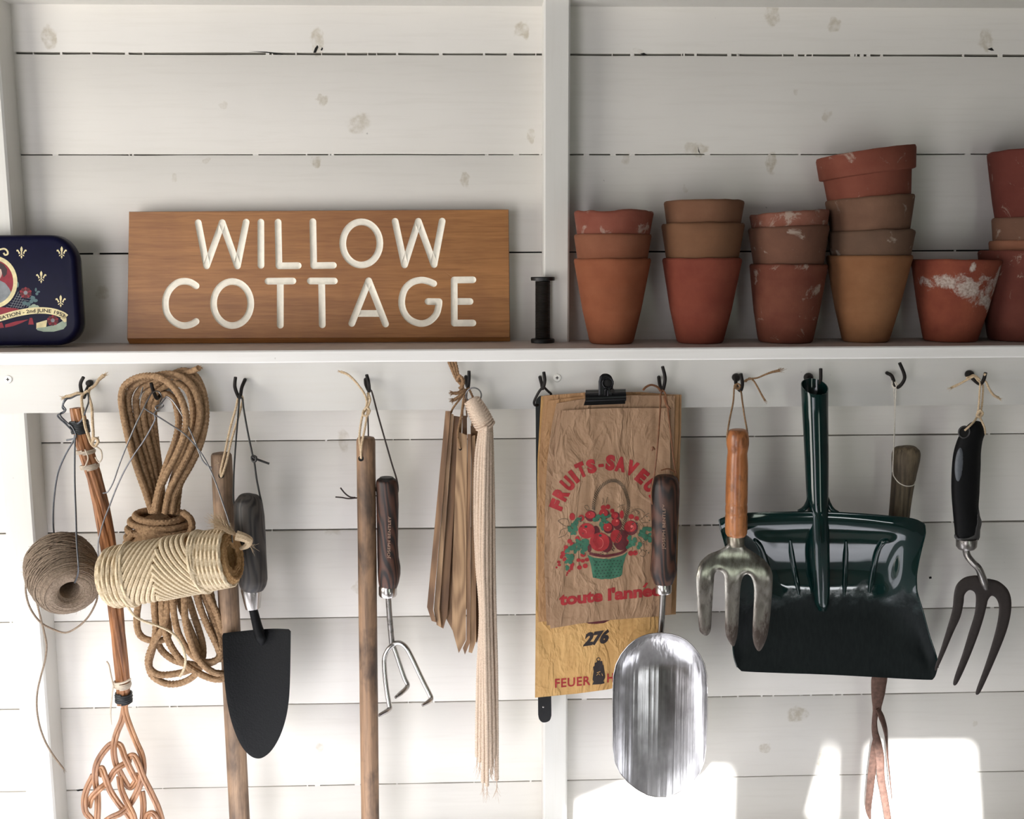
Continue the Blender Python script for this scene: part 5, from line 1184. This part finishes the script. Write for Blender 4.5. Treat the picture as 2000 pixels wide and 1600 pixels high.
on(b1, OL, 'leaf_outline', M['olive'], gf, .8)
# yellow bag print
text_on(by, '276', lambda t, y: (1142+48*t+(y-.35)*8, 1261-7*t-y*33), M['black'], gy, bold=.06, sp=.95)
text_on(by, 'FEUER', lambda t, y: (1084+69*t, 1343.5-6*t-y*24), M['red'], gy, bold=.02, sp=1.1)
text_on(by, 'HAND', lambda t, y: (1186+60*t, 1333-6*t-y*24), M['red'], gy, bold=.02, sp=1.1)
q = lambda pts: [(1030+x*.15, 1180+y*.15) for x, y in pts]
on(by, fill(q([(845,1050),(862,1010),(848,985),(855,930),(862,880),(855,820),(875,805),(876,770),(905,755),(905,745),(975,742),(980,790),(992,800),(1000,860),(1012,930),(1012,960),(992,1000),(1006,1032),(960,1044)]), 5)+strip([(1030+.15*(925+22*math.cos(t)), 1180+.15*(722+22*math.sin(t))) for t in [2*PI*i/14 for i in range(15)]], 1.5), 'lantern_emblem', M['black'], gy, .4)
on(by, strip(q([(905,895),(950,880)]), 1.3)+strip(q([(900,930),(925,905),(945,925)]), .9)+strip(q([(970,905),(980,935)]), .9), 'lantern_line', M['bag_back'], gy, .6)
on(by, fill([(1133,1213),(1150,1218.5),(1165,1219),(1180,1217),(1192,1211),(1165,1207)], 5), 'round_print', M['red_d'], gy, .4)
cl_ = root('bulldog_clip', W(1183, 760, 108), 'black bulldog clip holding the stack of paper bags', 'clip')
m = MB(); m.tube(Wp([(1143,777,107),(1222,774,107)]), 9.5*KP, 20, spline=False, flat=(1, .8), side=(0, -1, 0)); m.build('jaw', M['clip'], cl_)
m = MB(); m.grid(lambda u, v: W(1143-3*v*0+78*u-(3 if u < .01 else 0)*v, 783+9*v-3*u, 109+2*(1-v)), 8, 3, .0014); m.build('jaw_lip', M['clip'], cl_)
m = MB(); m.grid(lambda u, v: W(1144+78*u, 771-9*v-2*u, 92+13*(1-v)), 8, 3, .0014); m.build('back_jaw', M['clip'], cl_)
pl = [(1169,773),(1169,745)]+crom([(1171,736),(1177,730.5),(1186,730),(1194,735),(1198,745)], 3, False)+[(1198,752),(1195,772)]
m = MB(); inflate(m, pl, 112, 1.0, 4, 3.5, back=1, minh=.5); m.build('thumb_plate', M['clip'], cl_)
m = MB(); c = W(1187, 748, 115); m.tube([c+Vector((math.cos(a), 0, math.sin(a)))*10*KP for a in [2*PI*i/20 for i in range(20)]], 2.2*KP, 8, closed=True, sub=2, twist=(2, .0016, .35)); m.build('eyelet', M['clip'], cl_)
m = MB(); m.lathe(W(1187, 748, 114.5), (0, -1, 0), [(0, 8*KP), (.0006, 7*KP), (.0007, .0001)], 18); m.build('eyelet_hole', M['void'], cl_)
m = MB(); m.tube(Wp([(1182,772,114),(1182,762,115.5),(1185,760,115.5),(1187,764,115),(1187,773,114)]), 2.0*KP, 8); m.build('spring_tongue', M['clip'], cl_)

# ------------------------------------------------------------------ scoop
sc_ = root('garden_scoop', W(1298, 930, 118), 'polished steel garden scoop with a dark wooden handle, in front of the bags', 'scoop')
handle([(1299,927.5,8),(1299,929,17),(1299,934,23),(1299,944,27),(1299,958,28.3),(1299,985,27.5),(1298,1030,25),(1297,1070,24),(1296,1095,24.6),(1296,1113,26.4),(1296,1124,24),(1296,1140,18)], 124, M['ash_dark'], 'handle', sc_, .9)
m = MB(); m.tube(Wp([(1295.5,1137),(1295.5,1140),(1295.5,1155),(1295.5,1158)], 124), [15*KP, 16.3*KP, 16.3*KP, 15*KP], 28, spline=False); m.build('ferrule', M['steel'], sc_)
m = MB(); m.tube(Wp([(1295,1154,124),(1293,1195,122),(1291,1232,118),(1290,1262,108)]), 6.3*KP, 16); m.build('shaft', M['steel_dark'], sc_)
label_text('JOSEPH BENTLEY', 1296, 1073, 1297, 985, 124+17.2, 8, M['stamp'], sc_, .5)
def sedge(y):       # left and right rim by height
    t = [(1236.5,1284,1297),(1238,1270,1310),(1242,1256,1324),(1250,1240,1340),(1262,1226,1353),(1278,1213,1366),(1298,1203,1376),(1320,1198,1380.5),(1345,1197,1381.5),(1400,1196.5,1381),(1460,1197,1379),(1490,1201,1375),(1510,1211,1367),(1528,1226,1353),(1543,1245,1335),(1553,1264,1316),(1557,1280,1301)]
    return ipol(t, y)
def sdepth(u, y, u_x=0):
    a = abs(2*u-1); body = math.sqrt(max(0, 1-a*a)); t = min(1, max(0, (y-1236)/75)); back_ = math.sqrt(max(0, 1-(1-t)**2)); e = max(0, (y-1490)/67)
    if y > 1345: body = math.sqrt(max(0, 1-((u_x-1289)/93.5)**2))
    return 146-34*body*back_
ysc = [1236.5+ (1557-1236.5)*(.5-.5*math.cos(PI*i/56)) for i in range(57)]
def sfn(u, v):
    y = ysc[min(56, int(round(v*56)))]; l, r = sedge(y); uu_ = .5-.5*math.cos(PI*u); return W(l+(r-l)*uu_, y, sdepth(uu_, y, l+(r-l)*uu_))
m = MB(); m.grid(sfn, 48, 56, .0013, (0, 1, 0)); m.build('bowl', M['steel_scoop'] if 'steel_scoop' in M else M['steel'], sc_, smooth=60)
rim = []
for i in range(57): l, r = sedge(ysc[i]); rim.append((l, ysc[i]))
rr_ = [W(x, y, sdepth(0, y, x)) for x, y in rim]+[W(sedge(y)[1], y, sdepth(1, y, sedge(y)[1])) for y in reversed(ysc)]
m = MB(); m.tube(rr_, .9*KP, 8, closed=True, sub=2); m.build('rim', M['steel'], sc_)
m = MB(); R = 1.7*KP
m.tube(Wp([(1294,762,94),(1290,772,102),(1290,790,110),(1286,850,128),(1279,920,134),(1272,960,134),(1274,985,130)]), R, 8)
m.tube(Wp([(1294,762,94),(1299,768,100),(1302,780,108),(1308,830,122),(1316,900,122),(1323,940,122),(1326,965,122)]), R, 8)
m.tube(Wp([(1290,764,92),(1284,756,94),(1272,752,98),(1262,756,102),(1256,762,104)]), R*1.3, 8); m.tube(Wp([(1298,775,104),(1302,790,112),(1309,800,114)]), R*1.6, 8)
m.tube(Wp([(1278,878,127),(1275,874,129),(1273,880,128)]), R*1.3, 8); m.tube(Wp([(1291,919,124),(1306,916,124),(1320,925,122),(1326,945,120)]), R*.8, 8); m.build('hanging_cord', M['leather_tan'], sc_)

# ------------------------------------------------------------------ hand fork
hf = root('hand_fork', W(1440, 840, 112), 'old steel hand fork with a varnished wooden handle in front of the dustpan', 'garden fork')
handle([(1441,838.5,12),(1441,840,16.5),(1441,846,19.6),(1441,856,21.5),(1441,868,21.6),(1441,876,20),(1440.5,884,18.6),(1440,894,19.6),(1440,910,20.6),(1439,950,21.2),(1438.5,982,21.3),(1438.5,985,20.2),(1438.5,988,21.3),(1438,1001,21.5),(1438,1004,20.2),(1438,1007,21.5),(1438,1030,21.6),(1438,1042,21),(1438,1047,17.5)], 146, M['varnish'], 'handle', hf, 1)
m = MB(); m.tube(Wp([(1437,1044),(1437,1048),(1437,1062),(1437,1066)], 146), [17*KP, 17.4*KP, 16.6*KP, 15*KP], 26, spline=False); m.build('ferrule', M['old_steel'], hf)
FP = [(1424,1060),(1450,1060)]+crom([(1458,1070),(1474,1080),(1490,1091),(1502,1104),(1508.5,1120),(1509,1140),(1507,1170),(1503,1215),(1497,1248),(1484,1272),(1474,1262),(1470,1240),(1471,1200),(1473,1160),(1471,1138),(1465,1125),(1457,1122),(1450,1130),(1446,1150),(1444,1190),(1441,1235),(1437,1254),(1432,1263),(1423,1252),(1417,1235),(1416,1190),(1415.5,1140),(1413,1122),(1404,1115),(1396,1121),(1394,1140),(1391,1185),(1389,1225),(1385,1238),(1378,1242),(1369,1236),(1365,1225),(1362,1180),(1360,1140),(1361,1118),(1368,1098),(1384,1083),(1404,1075),(1418,1067)], 4, False)
m = MB(); inflate(m, FP, 144, 3.4, 13, 3.6, bend=lambda x, y: 11*math.exp(-((y-1125)/42)**2)+5*math.exp(-((y-1062)/16)**2)-4*max(0, (y-1180)/80)**2, back=.25); m.build('head', M['fork_steel'], hf, smooth=70)
m = MB(); R = 1.9*KP; tw = (2, .006, .3)
m.tube(Wp([(1446,760,88),(1440,757,90),(1436,752,92),(1434,758,98),(1432,785,118),(1426,815,134),(1422,838,146),(1420,855,146),(1421,870,138)]), R, 8, sub=.001, twist=tw)
m.tube(Wp([(1446,762,88),(1448,768,96),(1450,785,116),(1454,812,132),(1459,840,146),(1461,860,146),(1460,875,138)]), R, 8, sub=.001, twist=tw)
m.tube(Wp([(1438,751,93),(1436,757,97),(1441,760,98),(1446,755,96),(1442,750,93),(1436,752,93)]), R*1.2, 8, sub=.001, twist=tw)
m.tube(Wp([(1450,748,92),(1458,742,94),(1468,740,94),(1480,738,93),(1494,732,92),(1508,727,91),(1522,724,90)]), [R, R*1.2, R*1.2, R, R*1.1, R*1.4, R*1.8], 8, sub=.001, twist=tw); fibres(m, W(1512,726,91), (1, 0, .25), 40, .013, .00022, .18)
m.tube(Wp([(1456,746,92),(1464,739,95),(1472,744,94),(1480,757,92),(1488,772,90),(1494,782,88)]), [R, R*1.2, R, R, R*1.1, R*1.2], 8, sub=.001, twist=tw); fibres(m, W(1491,778,89), (.5, 0, -.9), 14, .009, .0002, .2); m.build('hanging_loop', M['twine_brown'], hf)

# ------------------------------------------------------------------ dustpan
ROWS = [ # y-ordered rows: nine (x, y, d) points from the left outer edge to the right outer edge
 [(1405,1016,124),(1430,1006,132),(1462,1003,137),(1515,1001.5,139),(1595,1000,140),(1680,1004,139),(1752,1010,137),(1786,1015,132),(1805,1024,124)],
 [(1408,1034,126),(1434,1030,132),(1468,1028,134),(1520,1027,134.5),(1596,1026,135),(1680,1029,134.5),(1748,1034,134),(1782,1038,131),(1807,1040,124)],
 [(1416,1062,124),(1446,1062,124),(1482,1062,111),(1528,1062,109),(1598,1062,108),(1678,1063,109),(1738,1065,111),(1774,1064,124),(1802,1062,122)],
 [(1424,1095,119),(1458,1096,114),(1497,1098,93),(1536,1098,88),(1600,1099,87),(1676,1099,88),(1730,1099,93),(1766,1096,113),(1795,1092,118)],
 [(1431,1126,114),(1468,1132,104),(1510,1136,85),(1545,1137,81.5),(1602,1138,81),(1676,1137,81.5),(1726,1136,85),(1762,1130,104),(1790,1122,114)],
 [(1434,1148,111),(1474,1158,97),(1520,1164,83),(1552,1166,80),(1604,1167,79.5),(1678,1166,80),(1724,1164,83),(1762,1154,97),(1790,1144,111)],
 [(1435,1165,109),(1472,1180,92),(1514,1188,79.5),(1552,1190,78),(1606,1190,78),(1680,1190,78),(1732,1188,79.5),(1768,1176,92),(1792,1160,109)],
 [(1433,1205,102),(1460,1222,88),(1492,1230,82),(1540,1232,81),(1610,1232,81),(1690,1232,81),(1752,1230,82),(1784,1216,88),(1803,1196,102)],
 [(1431,1250,94),(1450,1266,84),(1470,1272,85),(1532,1274,84),(1612,1274,84),(1700,1274,84),(1778,1272,85),(1803,1262,84),(1816,1244,94)],
 [(1434,1284,90),(1444,1296,87),(1456,1300,87),(1528,1303,86.5),(1614,1305,86.5),(1708,1309,86.5),(1798,1312,87),(1818,1304,87),(1828,1280,90)],
 [(1440,1303,88),(1446,1309,88),(1456,1312,88),(1526,1315,88),(1615,1318,88),(1710,1323,88),(1806,1328,88),(1824,1325,88),(1832,1304,88)],
]
def cr1(p0, p1, p2, p3, t): return tuple(0.5*(2*b+(c-a)*t+(2*a-5*b+4*c-d)*t*t+(3*b-a-3*c+d)*t**3) for a, b, c, d in zip(p0, p1, p2, p3))
def surf(u, v):
    nr, nc = len(ROWS), 9; fv = v*(nr-1); j = min(int(fv), nr-2); tv = fv-j; fu = u*(nc-1); i = min(int(fu), nc-2); tu = fu-i
    g = lambda j_: cr1(*[ROWS[max(0, min(nr-1, j_))][max(0, min(nc-1, i+k))] for k in (-1, 0, 1, 2)], tu)
    return cr1(g(j-1), g(j), g(j+1), g(j+2), tv)
dp = root('dustpan', W(1604, 1165, 80), 'dark green enamelled metal dustpan with a tubular handle and dusty pan', 'dustpan')
m = MB(); m.grid(lambda u, v: W(*surf(u, v)), 96, 100, .0012, (0, 1, 0)); m.build('pan', M['enamel'], dp, loc=W(1604, 1150, 80), smooth=70)
edge = [surf(i/40, 0) for i in range(41)]+[surf(1, i/40) for i in range(1, 41)]; edge2 = [surf(0, 1-i/40) for i in range(40)]
m = MB(); m.tube([W(*p) for p in edge2[::2]+edge[::2]], 1.6*KP, 8, sub=2); m.build('rolled_edge', M['enamel2'], dp)
def pan_d(px, py):
    best = (1e9, 0)
    for j in range(0, 51):
        v = j/50*.62
        for i in range(10, 31):
            x, y, d = surf(i/40, v); e = (x-px)**2+(y-py)**2
            if e < best[0]: best = (e, d)
    return best[1]
def rib(pts, r=5.5):
    q = [W(x, y, pan_d(x, y)+.6) for x, y in pts]; n = len(q); m = MB(); m.tube(q, [r*KP*.5]+[r*KP]*(n-2)+[r*KP*.35], 14, sub=5); m.build('pressed_rib', M['enamel2'], dp)
rib([(1475,1056),(1484,1066),(1492,1085),(1500,1110),(1506,1128)], 5.5)
rib([(1543,1054),(1546,1080),(1551,1110),(1557,1140),(1561,1162)])
rib([(1652,1056),(1652,1080),(1651,1110),(1650,1140),(1649,1164)])
rib([(1736,1056),(1724,1060),(1714,1076),(1707,1105),(1702,1135),(1698,1158)], 6.2)
# tubular handle: open rolled sheet, seam in front, slanted mouth
m = MB(); HX = [(760,1591,25.5,112),(800,1592,24.5,116),(850,1593.5,23.4,120),(900,1595,22.4,124),(950,1596,21.2,128),(985,1597,20,131),(1000,1598,20,131),(1060,1600,19.5,120),(1110,1602,18.5,104),(1150,1604,17,90),(1180,1605,14,82),(1192,1605.5,8,78)]
seg = 40; vs = []; fs = []; kk = S(1593, 850, 120); ys_ = [742+ (1192-742)*i/70 for i in range(71)]
for i, y in enumerate(ys_):
    cx, r_, d_ = ipol(HX, max(y, 760))
    for layer in (0, 1):
        for s_ in range(seg+1):
            a = -PI/2+2*PI*s_/seg; off = 0
            yy = y
            if y < 790: yy = max(y, 742+(math.cos(a+PI/2)*.5+.5)*26-0)     # mouth slants down at the front
            c = W(cx, yy, d_); R = (r_-layer*1.6)*kk; vs.append(c+Vector((math.cos(a)*R, math.sin(a)*R, 0)))
w2 = 2*(seg+1)
for i in range(70):
    for s_ in range(seg):
        a = i*w2+s_; b = (i+1)*w2+s_; fs.append((a, a+1, b+1, b)); a += seg+1; b += seg+1; fs.append((a, b, b+1, a+1))
for s_ in range(seg): fs.append((s_, seg+1+s_, seg+2+s_, s_+1))
m.add(vs, fs); m.build('handle', M['enamel2'], dp, smooth=50)
m = MB(); m.tube(Wp([(1597.5,985,147),(1600,1020,142),(1602,1060,135),(1604,1100,122),(1606,1150,103),(1606,1176,92)]), 1.3*KP, 8); m.build('handle_seam', M['enamel2'], dp)
m = MB(); m.tube(Wp([(1558,998,137),(1570,994,137),(1577,984,134),(1579,970,130)]), [2*KP, 5*KP, 5*KP, 2*KP], 10); m.build('weld', M['enamel2'], dp); m = MB(); m.tube(Wp([(1638,1001,137),(1626,996,137),(1619,985,134),(1617,972,130)]), [2*KP, 5*KP, 5*KP, 2*KP], 10); m.build('weld', M['enamel2'], dp)

# ------------------------------------------------------------------ weeder with a string
wd_ = root('hand_weeder', W(1770, 872, 68), 'old hand weeder with a rough wooden handle and twisted rusty prongs, hanging behind the dustpan', 'weeder')
handle([(1771,871,10),(1771,873,19),(1770.5,878,24.5),(1770,886,27.2),(1769,898,26.8),(1766,925,23.5),(1762,955,21.5),(1758,990,20.2),(1756,1010,20),(1752,1045,19)], 58, M['grey_handle'], 'handle', wd_, .8)
def ribbon(m, pts, ws, th, side): m.tube(Wp(pts), [w*KP for w in ws], 12, sub=7, flat=(1, th), side=side)
m = MB(); ribbon(m, [(1753,1040,58),(1745,1120,56),(1735,1220,54),(1722,1300,52),(1717,1330,52),(1715,1356,53),(1713,1380,54),(1713,1392,54)], [10,13,15,17,17.5,15,10,9], .22, (0,-1,0)); m.build('blade', M['rust'], wd_)
m = MB(); ribbon(m, [(1714,1384,56),(1722,1402,58),(1729,1425,60),(1732,1450,60),(1734,1480,59),(1738,1520,58),(1742,1562,56)], [6,8.5,7,4,3,2.5,1.5], .3, (.6,-1,0)); m.build('prong', M['rust'], wd_)
m = MB(); ribbon(m, [(1711,1384,54),(1708,1410,52),(1709,1430,51),(1714,1452,51),(1719,1480,52),(1721,1520,54),(1728,1560,55),(1737,1615,56)], [7,6,7,9,9.5,8.5,8,7], .2, (0,-1,0)); m.build('prong', M['rust'], wd_)
m = MB(); ribbon(m, [(1712,1430,49),(1708,1460,49),(1704,1500,50),(1699,1545,52),(1696,1580,54),(1700,1602,55)], [4,8,9,8.5,7,1.5], .2, (0,-1,0)); m.build('prong', M['rust'], wd_)
m = MB(); R = 1.15*KP; tw = (2, .004, .3)
m.tube(Wp([(1752,758,88),(1750,764,88),(1749,790,82),(1747,830,74),(1745,880,72),(1744,922,72),(1748,934,78),(1757,944,82),(1770,949.5,83),(1784,948,76),(1788,940,64)]), R, 7, sub=.001, twist=tw)
m.tube(Wp([(1745,752,82),(1746,764,82),(1747,790,78),(1747.5,840,72),(1744,900,70),(1743,922,70)]), R, 7, sub=.001, twist=tw)
m.tube(Wp([(1742,744,80),(1748,748,84),(1751,756,88),(1746,757,86),(1742,750,82),(1748,745,82),(1754,752,87)]), R*1.4, 7, sub=.001, twist=tw); m.build('hanging_string', M['white_string'], wd_)

# ------------------------------------------------------------------ fork with a black handle
bf_ = root('hand_fork', W(1908, 825, 104), 'modern hand fork with a black rubber handle and dark tines, hanging at far right', 'garden fork')
hp_ = crom([(1886,834),(1895,826),(1906,822),(1917,825),(1923,834),(1924,846),(1919,862),(1916,885),(1915.5,910),(1914,940),(1913,965),(1911.5,990),(1914,1008),(1917,1020),(1914,1036),(1911,1052),(1890,1059),(1868,1052),(1864,1030),(1861,1000),(1858,960),(1858.5,920),(1862,885),(1870,858),(1878,843)], 4)
m = MB(); inflate(m, hp_, 104, 13, 27, 5, back=1); m.build('handle', M['plastic'], bf_, smooth=80)
m = MB(); c = W(1883, 844, 116.2); m.tube([c+Vector((math.cos(a)*11*KP, 0, math.sin(a)*11.5*KP)) for a in [2*PI*i/20 for i in range(20)]], 1.6*KP, 8, closed=True, sub=2); m.build('hole_ring', M['grey_dark'], bf_)
m = MB(); m.lathe(W(1883, 844, 115.8), (0, -1, 0), [(-.0005, 10*KP), (.0003, 9*KP), (.0004, .0001)], 18); m.build('cord_hole', M['void'], bf_)
m = MB(); inflate(m, [(1874.5+9.6*math.cos(2*PI*i/24)+2.2*math.sin(2*PI*i/24)*-1, 908+34*math.sin(2*PI*i/24)) for i in range(24)], 114.2, 3.2, 9, 4, back=.5); m.build('grip_inlay', M['grey_plastic'], bf_, smooth=80)
m = MB(); inflate(m, crom([(1911,994),(1914,1008),(1917.5,1020),(1914.5,1036),(1911.5,1055),(1890,1060),(1866,1053),(1865,1043),(1874,1049),(1886,1047),(1896,1036),(1903,1016)], 3), 108, 6, 12, 4, back=1); m.build('lower_grip', M['grey_dark'], bf_, smooth=80)
m = MB(); m.tube(Wp([(1888,1052),(1888,1056),(1887.5,1067),(1887.5,1072)], 104), [20*KP, 20.6*KP, 20*KP, 16*KP], 24, spline=False); m.build('ferrule', M['steel_dark'], bf_)
m = MB(); m.tube(Wp([(1886,1066,104),(1889,1084,106),(1899,1098,112),(1911,1110,116),(1917,1124,114),(1922,1138,109),(1926,1150,105)]), [7*KP]*4+[7.5*KP, 8*KP, 5*KP], 14); m.build('neck', M['steel_dark'], bf_)
F2 = crom([(1904,1124),(1884,1128),(1869,1141),(1863,1160),(1860,1190),(1850,1226),(1839,1262),(1826,1304),(1830,1308),(1845,1276),(1862,1236),(1876,1205),(1882,1178),(1884,1162),(1893,1153),(1903,1157),(1906,1170),(1903,1200),(1892,1236),(1880,1276),(1862,1330),(1866,1339),(1875,1326),(1893,1286),(1910,1242),(1921,1208),(1927,1184),(1930,1172),(1937,1164),(1946,1170),(1951,1186),(1948,1215),(1938,1255),(1922,1305),(1906,1350),(1910,1357),(1919,1344),(1945,1286),(1965,1236),(1974,1200),(1975,1172),(1968,1151),(1951,1136),(1934,1131),(1926,1130),(1914,1126)], 4)
m = MB(); inflate(m, F2, 104, 1.2, 4, 4, bend=lambda x, y: -6*max(0, (y-1180)/170)**1.5, back=1, minh=.8); m.build('tines', M['fork_paint'], bf_, smooth=50)
m = MB(); R = 2.2*KP; tw = (2, .006, .3)
m.tube(Wp([(1915,748,90),(1914,756,94),(1912,790,99),(1909,812,104),(1902,824,114),(1892,834,119),(1884,841,117)]), R, 8, sub=.001, twist=tw)
m.tube(Wp([(1917,748,88),(1920,756,92),(1918,790,97),(1914,812,104),(1918,824,112),(1923,836,112),(1924,848,104)]), R, 8, sub=.001, twist=tw)
m.tube(Wp([(1909,806,103),(1915,802,106),(1919,808,105),(1913,815,107),(1908,811,105),(1913,804,105)]), R*1.3, 8, sub=.001, twist=tw)
m.tube(Wp([(1924,730,104),(1921,740,96),(1917,748,92),(1910,743,92),(1902,733,92),(1895,736,92),(1888,738,94)]), R*1.1, 8, sub=.001, twist=tw)
m.tube(Wp([(1914,742,96),(1904,735,98),(1892,740,97),(1878,748,94),(1866,754,92),(1859,757,91)]), [R, R*1.3, R*1.2, R*1.2, R*1.4, R*1.4], 8, sub=.001, twist=tw); fibres(m, W(1864,755,92), (-1, 0, -.4), 26, .009, .0002, .25)
m.tube(Wp([(1917,744,96),(1925,745,97),(1932,760,95),(1941,772,92),(1950,777,90)]), [R, R, R*1.2, R*1.3, R*1.4], 8, sub=.001, twist=tw); fibres(m, W(1947,776,91), (1, 0, -.5), 22, .008, .0002, .25); m.build('hanging_loop', M['twine'], bf_)
bpy.context.view_layer.update()
